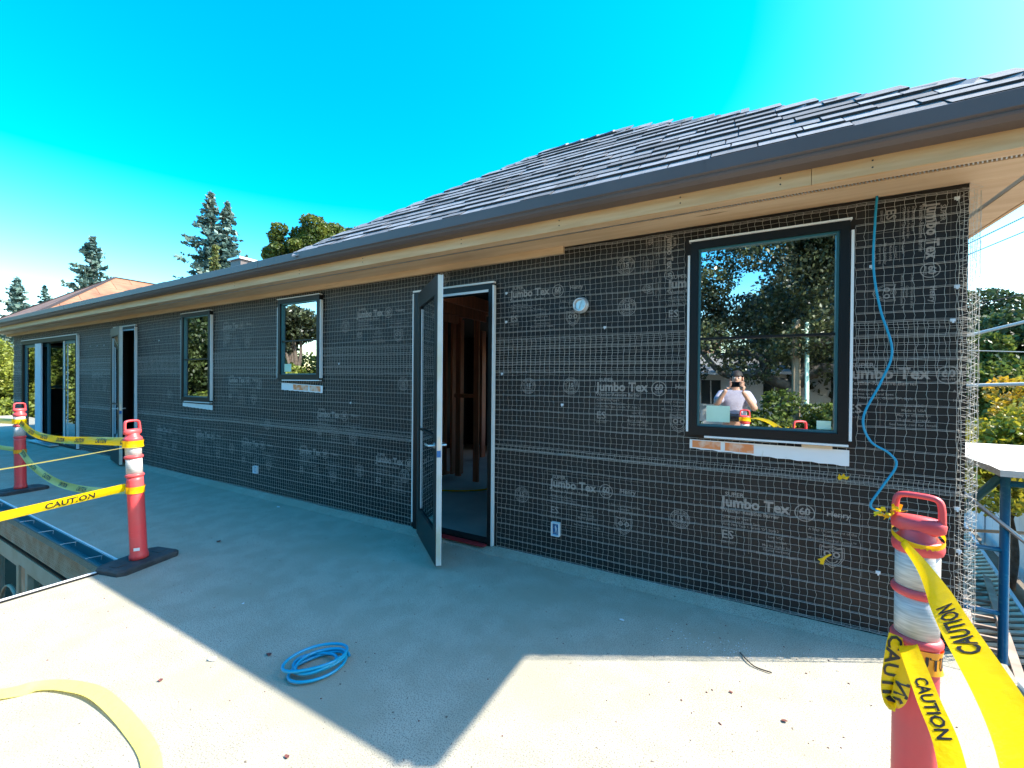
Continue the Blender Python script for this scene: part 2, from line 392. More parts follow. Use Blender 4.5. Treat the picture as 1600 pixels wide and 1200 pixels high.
# eaves: fascia board, soffit boards, vent strip, frieze
XR, XL = 1.56, -17.5
fa = MB()
jx = [XL,-12.1,-7.0,-3.05,.35,XR]
for a,b in zip(jx[:-1],jx[1:]):
    MB().box(a+.0015,b-.0015,2.905,2.93,2.700,2.925).build('fascia_board','wood',house)
MB().box(XR-.025,XR,2.932,8.9,2.700,2.925).build('fascia_board','wood',house)
MB().box(XL,XR-.027,2.932,3.012,2.706,2.72).build('soffit_board','wood_soffit',house)
MB().box(XL,XR-.027,3.046,3.298,2.704,2.72).build('soffit_board','wood_soffit',house)
MB().box(1.135,1.34,3.30,8.9,2.704,2.72).build('soffit_board','wood_soffit',house)
MB().box(1.375,XR-.027,3.047,8.9,2.7045,2.7195).build('soffit_board','wood_soffit',house)
MB().box(XL,-16.955,3.30,8.9,2.704,2.72).build('soffit_board','wood_soffit',house)
vs = MB().box(XL,XR-.027,3.013,3.045,2.716,2.72).build('soffit_vent','dark_inside',house)
sl = MB(); x = -8.
while x < 1.52:
    sl.bar((x,3.013,2.709),(x+.012,3.045,2.709),.006,.004); x += .017
o = sl.build('louvres','galvanised',vs); o['kind'] = 'stuff'
vs2 = MB().box(1.342,1.373,3.06,8.9,2.716,2.72).build('soffit_vent','dark_inside',house)
sl = MB(); y = 3.07
while y < 7: sl.bar((1.342,y,2.709),(1.373,y+.01,2.709),.006,.004); y += .017
o = sl.build('louvres','galvanised',vs2); o['kind'] = 'stuff'
MB().box(XL,-1.31,3.262,3.298,2.645,2.703).build('frieze_board','wood_soffit',house)
# nail heads / knots on the fascia
for x in (-4.3,-3.3,-2.1,-1.2,-.35,.2,.62,-5.6):
    for z in (2.735,2.772):
        kn = MB().lathe([(.0045,0),(.0045,.002)],(0,0,0),8); kn.v = [Vector((x+v.x, 2.9045-v.z, z+v.y)) for v in kn.v]; kn.build('nail_head','dark_inside',house)
# K-style gutter
gp = [(2.905,2.925),(2.899,2.925),(2.899,2.800),(2.835,2.800),(2.822,2.824),(2.806,2.845),(2.796,2.862),(2.796,2.915),(2.803,2.925),(2.797,2.932),(2.787,2.926),(2.787,2.848),(2.797,2.840),(2.800,2.834),(2.792,2.828),(2.797,2.815),(2.820,2.796),(2.905,2.792)]
gu = MB(); gu.extrude(gp, -17.55, 1.60, lambda p,t: (t,p[0],p[1])); gutter = gu.build('gutter','gutter_metal',house)
gp2 = [(1.560+ (2.905-p[0]), p[1]) for p in gp]
MB().extrude(gp2, 2.80, 8.9, lambda p,t: (p[0],t,p[1])).build('gutter','gutter_metal',house)
for x in (-11.2,-4.9,-.2): MB().extrude([(p[0]-.0015,p[1]-.0015) for p in gp[8:]]+[(2.905,2.794)], x, x+.004, lambda p,t:(t,p[0],p[1])).build('gutter_seam','gutter_metal',house)

# roof: steep hipped part on the right, low slope on the left
roof = MB()
RX0, RX1, RY, RZ, RM, RT_ = -4.25, 1.63, 2.812, 2.918, .86, 1.34
AX, BX = -1.78, -1.12
PZ = RZ+RM*RT_
roof.add([(RX0,RY,RZ),(RX1,RY,RZ),(BX,RY+RT_,PZ),(AX,RY+RT_,PZ),(RX1,RY+6,RZ),(RX0,RY+6,RZ)],[(0,1,2,3),(1,4,2),(4,5,3,2),(5,0,3),(0,5,4,1)])
roof.add([(-17.6,RY,RZ-.002),(RX0+1.0,RY,RZ-.002),(RX0+1.0,RY+3,RZ+.62),(-14.6,RY+3,RZ+.62),(RX0+1.0,RY+6,RZ),(-17.6,RY+6,RZ)],[(0,1,2,3),(3,2,4,5),(0,3,5)])
roof = roof.build('roof','shingle',house)
th = math.atan(RM); ct, st = math.cos(th), math.sin(th)
def tile_mesh(wd, t0):
    L_ = .19
    v = [(-wd/2,0,0),(wd/2,0,0),(wd/2-.002,L_,0),(-wd/2+.002,L_,0),(-wd/2,0,t0),(wd/2,0,t0),(wd/2-.002,L_,.004),(-wd/2+.002,L_,.004)]
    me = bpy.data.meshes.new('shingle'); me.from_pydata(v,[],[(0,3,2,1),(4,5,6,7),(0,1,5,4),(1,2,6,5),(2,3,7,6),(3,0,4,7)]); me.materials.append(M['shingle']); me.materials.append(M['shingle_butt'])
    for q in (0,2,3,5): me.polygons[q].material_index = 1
    return me
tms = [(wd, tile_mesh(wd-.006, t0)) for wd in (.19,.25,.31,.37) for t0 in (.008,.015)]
Ih = rootinv(house)
def plane_tiles(org, ax, upv, nrm, width_at, smax, real=True, step=.165, mb=None):
    s = .0; i = 0; cnt = 0
    B = Matrix((ax, upv, nrm)).transposed().to_4x4()
    while s < smax:
        x0, x1 = width_at(s); x = x0 - random.random()*.12
        while x < x1-.03:
            wd, me = random.choice(tms)
            a, b = max(x, x0-.01), min(x+wd, x1+.01)
            if b-a > .05:
                cx = (a+b)/2; p = org + ax*cx + upv*(s+random.uniform(-.004,.004)) + nrm*.010
                tilt = Matrix.Rotation(-.05,4,'X')
                Mx = Ih @ Matrix.Translation(p) @ B @ tilt @ Matrix.Diagonal(((b-a)/wd,1,1,1))
                if real:
                    o = bpy.data.objects.new('shingle', me); COL.objects.link(o); o.parent = roof; o.matrix_basis = Mx; cnt += 1
                else:
                    W_ = Matrix.Translation(p) @ B @ tilt @ Matrix.Diagonal(((b-a)/wd,1,1,1))
                    mb.add([W_ @ v.co for v in me.vertices], [tuple(q.vertices) for q in me.polygons])
            x += wd
        s += step; i += 1
    return cnt
SL = RT_/ct
kl, kr = (AX-RX0)/RT_, (RX1-BX)/RT_
n_t = plane_tiles(Vector((0,RY,RZ)), Vector((1,0,0)), Vector((0,ct,st)), Vector((0,-st,ct)), lambda s: (RX0+max(s,0)*ct*kl, RX1-max(s,0)*ct*kr), SL-.02, True, .128)
mb = MB()
th2 = math.atan(.62/3); c2, s2 = math.cos(th2), math.sin(th2)
plane_tiles(Vector((0,RY,RZ-.002)), Vector((1,0,0)), Vector((0,c2,s2)), Vector((0,-s2,c2)), lambda s: (-17.5+max(s,0), RX0+.3), 3.0, False, .165, mb)
o = mb.build('low_roof_shingles','shingle',roof); o['kind'] = 'stuff'
def hipcaps(a, b, n, nrm):
    a = Vector(a); b = Vector(b); t = (b-a).normalized(); s_ = t.cross(nrm).normalized()
    for k in range(n):
        p = a.lerp(b, k/n)+nrm*.012; q = a.lerp(b,(k+1.35)/n)+nrm*.0
        MB().add([p-s_*.085-nrm*.05,p,p+s_*.085-nrm*.05,q-s_*.085-nrm*.055,q,q+s_*.085-nrm*.055,p-s_*.085-nrm*.035,p+nrm*.014,p+s_*.085-nrm*.035,q-s_*.085-nrm*.045,q+nrm*.004,q+s_*.085-nrm*.045],
            [(6,7,10,9),(7,8,11,10),(0,1,7,6),(1,2,8,7),(0,6,9,3),(2,5,11,8)]).build('hip_cap','shingle',roof)
nz = Vector((0,0,1))
hipcaps((RX0,RY,RZ),(AX,RY+RT_,PZ),20,Vector((-.1,-.3,1)).normalized()); hipcaps((RX1,RY,RZ),(BX,RY+RT_,PZ),20,Vector((.1,-.3,1)).normalized())
hipcaps((BX,RY+RT_,PZ),(AX,RY+RT_,PZ),4,Vector((0,0,1)))
rv = MB().box(-8.62,-8.28,4.4,4.75,3.2,3.83).build('roof_vent','gutter_metal',house); 
MB().box(-8.66,-8.24,4.36,4.79,3.83,3.87).build('vent_lid','galvanised',rv)

# --------------------------------------------------------------- wire lath over the paper
def in_open(x, z):
    m = np.zeros(np.shape(x), bool)
    for a,b,u,v in openings:
        m |= (x > a-.045) & (x < b+.045) & (z > u-.035) & (z < v+.03)
    return m
def wires(P, Q, r, yoff=None):     # arrays of segments -> triangular prisms
    P = np.asarray(P); Q = np.asarray(Q); n = len(P); t = Q-P; t /= np.linalg.norm(t,axis=1)[:,None]
    a = np.cross(t, np.array([0,1.,0])); a /= np.linalg.norm(a,axis=1)[:,None]; b = np.cross(t, a)
    V = []
    for X in (P-t*.0004, Q+t*.0004):
        for k in range(3):
            an = 2*pi*k/3+pi/2; V.append(X + (a*math.cos(an)+b*math.sin(an))*np.reshape(r,(-1,1)))
    V = np.stack(V,1).reshape(-1,3); base = np.arange(n)[:,None]*6
    F = np.concatenate([base+np.array([k,(k+1)%3,3+(k+1)%3,3+k]) for k in range(3)])
    return V, F
def roll(z0, z1, ph, y, seed):
    g = np.random.default_rng(seed); dx, dz = .0450, .0455
    xs = np.arange(-16.93+ph, 1.145, dx); zs = np.arange(z0, z1+.001, dz); zs = np.concatenate([zs, [zs[0]+.014, zs[-1]-.014]]) ; zs.sort()
    X, Z = np.meshgrid(xs, zs, indexing='ij')
    X = X + g.normal(0,.0012,X.shape) + .006*np.sin(X*.9+Z*3+seed); 
    sag = .006*np.sin(xs*1.1+seed)[:,None]+.004*np.sin(xs*2.7)[:,None]; Z = Z + sag + g.normal(0,.0012,Z.shape)
    Yy = y + g.normal(0,.0015,X.shape) - .006*np.abs(np.sin(X*3.1+Z*4.3))
    G = np.stack([X,Yy,Z],-1)
    # vertical wires with a crimp at mid cell
    A = G[:,:-1].reshape(-1,3); B = G[:,1:].reshape(-1,3); Mi = (A+B)/2; 
    kx = np.tile(((-1.)**np.arange(len(zs)-1))*.0028,len(xs)); Mi[:,0] += kx+g.normal(0,.0012,len(Mi)); Mi[:,1] -= .002
    P = [A,Mi]; Q = [Mi,B]; r = [np.full(len(A),.00105)]*2
    A = G[:-1].reshape(-1,3); B = G[1:].reshape(-1,3)
    heavy = np.zeros(len(zs)); heavy[::3] = 1
    P.append(A); Q.append(B); r.append(np.tile(.00105+.0005*heavy, len(xs)-1))
    # doubled wire on every third row
    j = np.arange(0,len(zs),3); A2 = G[:-1][:,j].reshape(-1,3)+[0,0,.007]; B2 = G[1:][:,j].reshape(-1,3)+[0,0,.007]
    P.append(A2); Q.append(B2); r.append(np.full(len(A2),.0010))
    return np.concatenate(P), np.concatenate(Q), np.concatenate(r)
for z0,z1,ph,y,sd_ in ((.035,1.02,0,3.286,1),(.93,1.96,.021,3.284,2),(1.63,2.688,.011,3.287,3)):
    P,Q,r = roll(z0,z1,ph,y,sd_); mid = (P+Q)/2
    keep = ~in_open(mid[:,0],mid[:,2]) & (mid[:,2] < np.where(mid[:,0] < -1.31, 2.645, 2.70)) & (mid[:,2] > .03)
    V,F = wires(P[keep],Q[keep],r[keep]); o = big_mesh('wire_lath', V, F, 'wire', house); o['kind'] = 'stuff'
# wrapped corner of the lath
P=[];Q=[];r=[]
g_ = np.random.default_rng(5)
for x,y in ((1.085,3.275),(1.10,3.27),(1.135,3.262),(1.152,3.268),(1.172,3.285),(1.180,3.31),(1.176,3.35),(1.172,3.40)):
    zz = np.arange(-.05,2.70,.05); pts = np.stack([x+g_.normal(0,.002,len(zz)), y+g_.normal(0,.002,len(zz)), zz],-1); P.append(pts[:-1]);Q.append(pts[1:]);r.append(np.full(len(zz)-1,.0012))
for a,b,ya,yb,st_ in ((1.085,1.135,3.27,3.262,.040),(1.12,1.178,3.262,3.29,.038),(1.135,1.182,3.28,3.33,.045)):
    zz = np.arange(-.05,2.69,st_/2); n = len(zz); s_ = np.arange(n)%2
    pts = np.stack([np.where(s_,b,a)+g_.normal(0,.004,n), np.where(s_,yb,ya), zz+g_.normal(0,.004,n)],-1); P.append(pts[:-1]);Q.append(pts[1:]);r.append(np.full(n-1,.0009))
P=np.concatenate(P);Q=np.concatenate(Q);r=np.concatenate(r)
V,F = wires(P,Q,r); o = big_mesh('corner_lath', V, F, 'wire', house); o['kind'] = 'stuff'
# fixing washers
wsh = MB()
for x,z in ((1.07,2.62),(1.075,2.12),(1.06,1.93),(.70,2.28),(-1.86,2.36),(-1.86,2.10),(-1.31,1.367),(1.10,.62),(1.09,.86),(1.06,.28),(.75,.42),(-11.24,2.20),(-10.9,2.2),(-11.6,2.2),(-8.6,2.2),(-4.1,1.75),(-.95,2.0),(-1.9,1.63),(-3.9,1.3)):
    a = random.random()*pi; wsh.box(x-.010,x+.012,3.268,3.274,z-.008,z+.009); wsh.box(x-.003,x+.005,3.264,3.268,z-.016,z+.004)
wsh.build('fixings','scrap_white',house)

# --------------------------------------------------------------- print on the paper
def block_art():
    p = Print()
    p.text('SUPER', .02, -.035, .040, .018, 1.05)
    p.text('Jumbo Tex', 0, -.108, .098, .030, .92)
    p.ring(.485,-.085,.050,.056); p.ring(.485,-.085,.0,.010,10)
    p.v = p.v; p.text('60', .485,-.096,.062,.03,1,'CENTER'); p.text('MINUTE', .485,-.117,.017,.02,1,'CENTER')
    p.text('Weather-Resistive Barrier', 0, -.150, .036, .012, .9)
    p.text('Henry', .60,-.085,.050,.02,.95)
    for i,t in enumerate(('ASTM E2556 Type II','Conforms to Federal Spec','UU-B-790a Type 1, Grade "D", Style 2')): p.text(t,0,-.190-.026*i,.022,.006)
    p.text('ES', .0,-.335,.082,.012,1.0); p.text('ESR-1027', .0,-.37,.022,.006)
    p.line(.17,-.26,.17,-.42,.002); p.line(-.03,-.255,.40,-.255,.0015)
    for i,t in enumerate(('Low VOC','Made in USA','May be eligible for','15-year warranty.','See henry.com for details.')): p.text(t,.33,-.285-.030*i,.022,.006,1,'CENTER')
    for i,t in enumerate(('A Step 1 Component of the','Complete','Moisture Control System™')): p.text(t,.63,-.190-.028*i,.022,.006,1,'CENTER')
    # shield emblem
    cx, cy = .63,-.33
    out = [(-.062,.055),(-.03,.047),(0,.058),(.03,.047),(.062,.055),(.064,-.01),(.040,-.055),(0,-.082),(-.040,-.055),(-.064,-.01)]
    for q in (1,.86):
        for a,b in zip(out,out[1:]+out[:1]): p.line(cx+a[0]*q,cy+a[1]*q,cx+b[0]*q,cy+b[1]*q,.0035)
    p.ring(cx-.024,cy+.004,.010,.019,14); p.ring(cx+.024,cy+.004,.010,.019,14); p.ring(cx,cy-.02,.028,.033,14,pi*1.1,pi*1.9); p.text('CS',cx,cy+.024,.022,.02,1,'CENTER')
    p.line(-.06,.02,.78,.02,.0015); p.line(-.06,.02,-.06,-.44,.0015); p.line(.78,.02,.78,-.44,.0015); p.line(-.06,-.44,.78,-.44,.0012)
    return p
def seal_art():
    p = Print(); p.ring(0,0,.066,.070,30); p.ring(0,0,.042,.045,24)
    p.arc_text('15 YEAR LIMITED',0,0,.049,.018,pi/2,.20); p.arc_text('WARRANTY',0,0,.063,.018,-pi/2,.24,True)
    p.text('15',0,-.008,.048,.03,1,'CENTER'); p.text('YEAR',0,-.029,.022,.02,1,'CENTER'); return p
BA, SA = block_art(), seal_art()
def stamp(art, name, meshcache={}):
    if name not in meshcache:
        o = art.mesh(name, lambda x,y: (x,0,y), 'print', house, False); meshcache[name] = o.data; first = o
    else:
        first = bpy.data.objects.new(name, meshcache[name]); COL.objects.link(first); first.parent = house
    return first
Ihm = rootinv(house)
def put_stamp(art, name, x, z, s=1, rot=0):
    Mx = Matrix.Translation((x,YW-.0018,z)) @ Matrix.Rotation(rot,4,'Y') @ Matrix.Scale(s,4)
    wp_ = [Mx @ Vector((a,0,b)) for a,b in art.v]
    def bad(p): return p.x > 1.118 or p.z > 2.69 or p.z < .04 or any(h[0]-.02 < p.x < h[1]+.02 and h[2]-.02 < p.z < h[3]+.02 for h in openings)
    bd = [bad(p) for p in wp_]
    if any(bd):
        mesh_obj(name, wp_, [q for q in art.f if not any(bd[i] for i in q)], 'print', house); return
    o = stamp(art, name); o.matrix_basis = Ihm @ Matrix.Translation((x,YW-.0018,z)) @ Matrix.Rotation(rot,4,'Y') @ Matrix.Scale(s,4)
for x,z,s in ((-.10,.80,1),(-1.42,.765,1),(-3.52,.765,1),(-4.86,.745,1),(-6.15,.745,1),(-7.42,.78,1),(-8.75,.77,1)): put_stamp(BA,'printed_block',x,z,s)
for x,z,s in ((-1.83,2.42,.95),(-.475,2.37,.95),(-3.83,2.38,1),(-6.66,2.40,1)): put_stamp(BA,'printed_block',x,z,s)
for x,z,s in ((-1.02,1.60,1),(-4.52,1.22,1),(-6.5,1.62,1),(-11.6,1.7,1)): put_stamp(BA,'printed_block',x,z,s)
put_stamp(BA,'printed_block',.595,1.70,.95)
put_stamp(BA,'printed_block',1.04,2.62,.8,R(90)); put_stamp(BA,'printed_block',-.42,2.66,.6,R(90))
for x,z in ((-.376,.547),(-1.70,.544),(-3.10,.55),(-3.78,.53),(-6.42,.56),(-1.641,1.521),(-1.243,1.526),(-3.126,1.522),(-5.746,1.494),(-4.026,2.183),(-6.55,2.15),(-.794,2.481),(-.78,2.153),(-2.6,2.58),(-5.55,.95),(-8.3,1.3),(.98,.40)): put_stamp(SA,'printed_seal',x,z)

# --------------------------------------------------------------- windows
def window(x0,x1,z0,z1,rail,trimw=.013,stickers=(),glass_m='glass',fw_=.05):
    yf, yb = 3.245, 3.40
    mb = MB(); mb.box(x0,x0+fw_,yf,yb,z0,z1); mb.box(x1-fw_,x1,yf,yb,z0,z1); mb.box(x0+fw_,x1-fw_,yf,yb,z0,z0+fw_+.012); mb.box(x0+fw_,x1-fw_,yf,yb,z1-fw_,z1)
    wnd = mb.build('window','black_frame',house)
    s = MB(); a,b,u,v = x0+fw_+.001,x1-fw_-.001,z0+fw_+.013,z1-fw_-.001
    s.box(a,a+.014,yf+.018,yb-.02,u,v).box(b-.014,b,yf+.018,yb-.02,u,v).box(a+.014,b-.014,yf+.018,yb-.02,u,u+.014).box(a+.014,b-.014,yf+.018,yb-.02,v-.014,v)
    s.build('sash','gutter_teal',wnd)
    if rail: MB().box(a+.014,b-.014,yf+.020,yf+.034,rail-.008,rail+.008).build('glazing_bar','black_frame',wnd)
    MB().box(a+.0145,b-.0145,yf+.040,yf+.046,u+.0145,v-.0145).build('pane',glass_m,wnd)
    t = trimw
    MB().box(x0-.012,x1+.008,yf-.006,3.284,z1+.003,z1+t).build('trim_strip','white_trim',wnd)
    MB().box(x1+.006,x1+.006+t,yf+.004,3.284,z0+.02,z1-.06).build('trim_strip','white_trim',wnd)
    MB().box(x0-.006-t,x0-.006,yf+.004,3.284,z0+.02,z1-.09).build('trim_strip','white_trim',wnd)
    MB().box(x0+.10,x1+.004,yf-.004,3.284,z0-.016,z0-.003).build('trim_strip','white_trim',wnd)
    for (sx0,sx1,sz0,sz1) in stickers: MB().box(sx0,sx1,yf+.0385,yf+.0395,sz0,sz1).build('sticker','sticker',wnd)
    return wnd
w3 = window(-.315,.592,1.188,2.573,1.878,.015,((-.205,-.055,1.285,1.40),(.44,.515,1.27,1.325)))
w2 = window(-5.25,-4.425,1.56,2.583,2.05,.013,((-5.16,-5.02,1.66,1.76),(-4.52,-4.48,1.66,1.72)))
w1 = window(-7.79,-6.925,1.21,2.577,1.86,.012,())
ew = MB().box(-16.9,-16.84,3.755,3.815,1.25,2.45).box(-16.9,-16.84,4.685,4.745,1.25,2.45).box(-16.9,-16.84,3.815,4.685,1.255,1.32).box(-16.9,-16.84,3.815,4.685,2.39,2.445).box(-16.89,-16.86,3.815,4.685,1.86,1.88).build('window','gutter_teal',house)
MB().box(-16.872,-16.868,3.816,4.684,1.321,2.389).build('pane','glass_clear',ew)
# printed flashing tape below the windows
def flashing(pts, oz):
    n = 24; a,b,c,d_ = [Vector(q) for q in pts]; v=[];f=[]
    for i in range(n+1):
        t=i/n; bot = a.lerp(b,t); top = d_.lerp(c,t); wob = .003*math.sin(i*2.1)
        for k,(yy) in enumerate((0,.002)): v += [bot+Vector((0,yy-.002,wob)), top+Vector((0,yy-.002,0))]
        if i<n: B=i*4; f += [(B,B+4,B+5,B+1),(B+2,B+3,B+7,B+6),(B,B+2,B+6,B+4),(B+1,B+5,B+7,B+3)]
    fl = mesh_obj('sill_flashing', v, f, 'flash_white', house)
    for (u0,u1) in oz:
        A = a.lerp(b,u0)*.85+d_.lerp(c,u0)*.15; B_ = a.lerp(b,u1)*.85+d_.lerp(c,u1)*.15; C_ = a.lerp(b,u1)*.1+d_.lerp(c,u1)*.9; D_ = a.lerp(b,u0)*.1+d_.lerp(c,u0)*.9
        q = [p+Vector((0,-.0035,0)) for p in (A,B_,C_,D_)]; q2=[p+Vector((0,.0009,0)) for p in q]
        mesh_obj('orange_band', q+q2, [(0,1,2,3),(7,6,5,4),(0,4,5,1),(1,5,6,2),(2,6,7,3),(3,7,4,0)], 'orange_print', fl)
flashing([(-.313,3.279,1.085),(.607,3.279,1.048),(.607,3.279,1.148),(-.313,3.279,1.15)],[(.02,.22),(.25,.44)])
flashing([(-5.21,3.279,1.425),(-4.395,3.279,1.40),(-4.395,3.279,1.487),(-5.21,3.279,1.517)],[(.30,.66),(.70,.95)])
flashing([(-7.8,3.279,1.12),(-6.9,3.279,1.09),(-6.9,3.279,1.165),(-7.8,3.279,1.175)],[])
MB().box(.36,.52,3.262,3.276,1.150,1.168).build('sill_shim','tan_trim',house)

# --------------------------------------------------------------- doors
def hinge(parent, x, y, z, ang):
    mb = MB(); c,s_ = math.cos(ang), math.sin(ang)
    mb.box(x-.030,x-.004,y-.008,y-.004,z-.05,z+.05); mb.tube([(x,y-.012,z-.052),(x,y-.012,z+.052)],.007,8)
    mb.build('hinge','hinge_metal',parent)
def door(x0,x1,zt,ang,wd,hz,jo):
    jb = MB().box(x0,x0+jo-.008,3.255,3.44,.035,zt).box(x1-.045,x1,3.255,3.44,.035,zt).box(x0+jo-.008,x1-.045,3.255,3.44,zt-.05,zt)
    dr = jb.build('door_frame','black_frame',house)
    MB().box(x0-.014,x1+.016,3.247,3.284,zt+.002,zt+.018).build('trim_strip','white_trim',dr)
    MB().box(x1+.003,x1+.019,3.245,3.284,.04,zt-.02).build('trim_strip','white_trim',dr)
    MB().box(x0-.018,x0-.004,3.250,3.284,.10,zt-.01).build('trim_strip','white_trim',dr)
    MB().box(x0+jo,x1-.05,3.258,3.262,zt-.075,zt-.052).build('weather_strip','white_trim',dr)
    MB().box(x0+jo-.006,x1-.046,3.30,3.44,.002,.018).box(x0+jo-.006,x1-.046,3.20,3.27,.036,.042).build('threshold','red_membrane',dr)
    MB().box(x0+jo-.006,x1-.046,3.271,3.299,.002,.052).build('sill_bar','black_frame',dr)
    # leaf in local coords: x along the leaf, y thickness
    hx, hy = x0+jo, 3.225
    T_ = Matrix.Translation((hx,hy,0)) @ Matrix.Rotation(-ang,4,'Z')
    z0, z1, tk = .035, zt-.03, .045
    def lb(name, m, par, *bb):
        q = MB().box(*bb); q.v = [T_ @ v for v in q.v]; return q.build(name, m, par)
    st_ = .105
    q = MB().box(0,st_,-tk,0,z0,z1).box(wd-st_,wd-.004,-tk,0,z0,z1).box(st_,wd-st_,-tk,0,z0,z0+.26).box(st_,wd-st_,-tk,0,z1-.15,z1)
    q.box(.03,.06,-.0462,-.0452,.1,.2)
    q.v = [T_ @ v for v in q.v]; leaf = q.build('door_leaf','door_paint',house)
    lb('edge_strip','door_edge',leaf,wd-.004,wd,-tk+.004,-.004,z0+.002,z1-.002)
    lb('edge_strip','white_trim',leaf,wd-.003,wd+.003,-.0035,.0015,z0,z1)
    lb('pane','glass_clear',leaf,st_+.001,wd-st_-.001,-.026,-.020,z0+.261,z1-.151)
    lb('glazing_bar','black_frame',leaf,st_+.001,wd-st_-.001,-.040,-.030,1.08,1.10)
    lb('glazing_bar','white_trim',leaf,st_+.03,st_+.042,-.036,-.028,z0+.28,z1-.18)
    h = MB(); 
    for s_ in (-1,1):
        yy = -tk-.0 if s_<0 else 0
        h.lathe([(.024,0),(.024,.008)],(0,0,0),14)
        b=len(h.v)-28
        for i in range(28): v=h.v[b+i]; h.v[b+i]=Vector((wd-.06+v.x, yy+s_*v.z, 1.02+v.y))
        h.tube([(wd-.06,yy+s_*.006,1.02),(wd-.06,yy+s_*.05,1.02),(wd-.10,yy+s_*.055,1.02),(wd-.18,yy+s_*.055,1.018)],.009,8)
    h.v = [T_ @ v for v in h.v]; h.build('handle','hinge_metal',leaf)
    lb('latch_plate','hinge_metal',leaf,wd+.0005,wd+.0015,-.034,-.012,.94,1.10)
    lb('blue_tape','box_blue',leaf,wd+.0016,wd+.0026,-.040,-.008,.93,.985)
    for z in hz: hinge(dr, hx, hy, z, ang)
    return leaf
door(-2.94,-1.995,2.462,R(37.7),.835,(2.20,1.59,.97,.38),.135)
door(-10.385,-9.485,2.50,R(9.5),.80,(2.24,1.60,.97,.38),.085)
# sliding door
sd_ = MB(); z0,z1 = .035,2.468
sd_.box(-16.065,-15.98,3.25,3.44,z0,z1).box(-12.36,-12.27,3.25,3.44,z0,z1).box(-15.98,-12.36,3.25,3.44,z1-.09,z1).box(-15.98,-12.36,3.25,3.44,z0,z0+.04)
sld = sd_.build('sliding_door','black_frame',house)
MB().box(-16.08,-12.25,3.244,3.284,z1+.003,z1+.02).build('trim_strip','white_trim',sld)
MB().box(-12.262,-12.236,3.242,3.284,.05,z1-.01).build('trim_strip','white_trim',sld)
def sash(a,b,y,mm='black_frame',mull=.07):
    q = MB().box(a,a+mull,y,y+.04,.08,2.375).box(b-mull,b,y,y+.04,.08,2.375).box(a+mull,b-mull,y,y+.04,.08,.17).box(a+mull,b-mull,y,y+.04,2.30,2.375)
    o = q.build('sash',mm,sld)
    return MB().box(a+mull+.001,b-mull-.001,y+.015,y+.021,.171,2.299).build('pane','glass',sld)
sash(-15.97,-14.95,3.29,'gutter_teal',.10); sash(-13.25,-12.37,3.29,'gutter_teal'); sash(-15.6,-14.46,3.35,'gutter_teal')
MB().box(-15.05,-14.62,3.262,3.289,.08,2.375).build('stile','fence_white',sld)
MB().box(-13.12,-13.10,3.27,3.286,.08,2.375).build('stile','white_trim',sld)
MB().box(-13.25,-12.37,3.275,3.289,1.30,1.315).build('glazing_bar','black_frame',sld)
MB().box(-14.9,-13.3,3.10,3.24,.035,.06).build('sill_plate','galvanised',sld)

# interior seen through the doors
for x,y,wx,wy in ((-4.10,5.5,.04,.14),(-3.99,5.52,.04,.14),(-3.93,5.40,.09,.04),(-3.47,5.22,.09,.04),(-3.20,5.38,.04,.09),(-3.13,5.30,.045,.14),(-4.20,5.35,.09,.09),(-2.75,5.4,.04,.14),(-4.5,7.0,.04,.14),(-4.05,7.2,.04,.14),(-3.6,7.1,.04,.14),(-4.6,5.4,.04,.14),(-5.0,5.4,.04,.14),(-5.4,5.4,.04,.14)):
    box('stud','stud_wood',house,x-wx/2,x+wx/2,y-wy/2,y+wy/2,0.04,2.56)
box('stud','stud_wood',house,-5.8,-1.65,5.33,5.47,2.565,2.615)
box('stud','stud_wood',house,-5.8,-4.25,5.49,5.60,.0,.038)
box('stud','stud_wood',house,-3.95,-3.5,5.30,5.34,1.30,1.36)
for x in (-3.9,-3.4,-2.9): box('joist','stud_wood',house,x,x+.04,3.5,5.3,2.45,2.60)
box('stud','stud_wood',house,-13.8,-13.7,4.2,4.3,0,2.6)
fl = thing('extension_cord','yellow cord lying on the concrete floor inside the open door','cord',(-3.3,4.7,0))
MB().tube(curve_pts([(-3.75,4.62,.012),(-3.45,4.75,.012),(-3.25,4.9,.012),(-3.15,5.05,.012)],6),.011,6).build('cable','tag_yellow',fl)

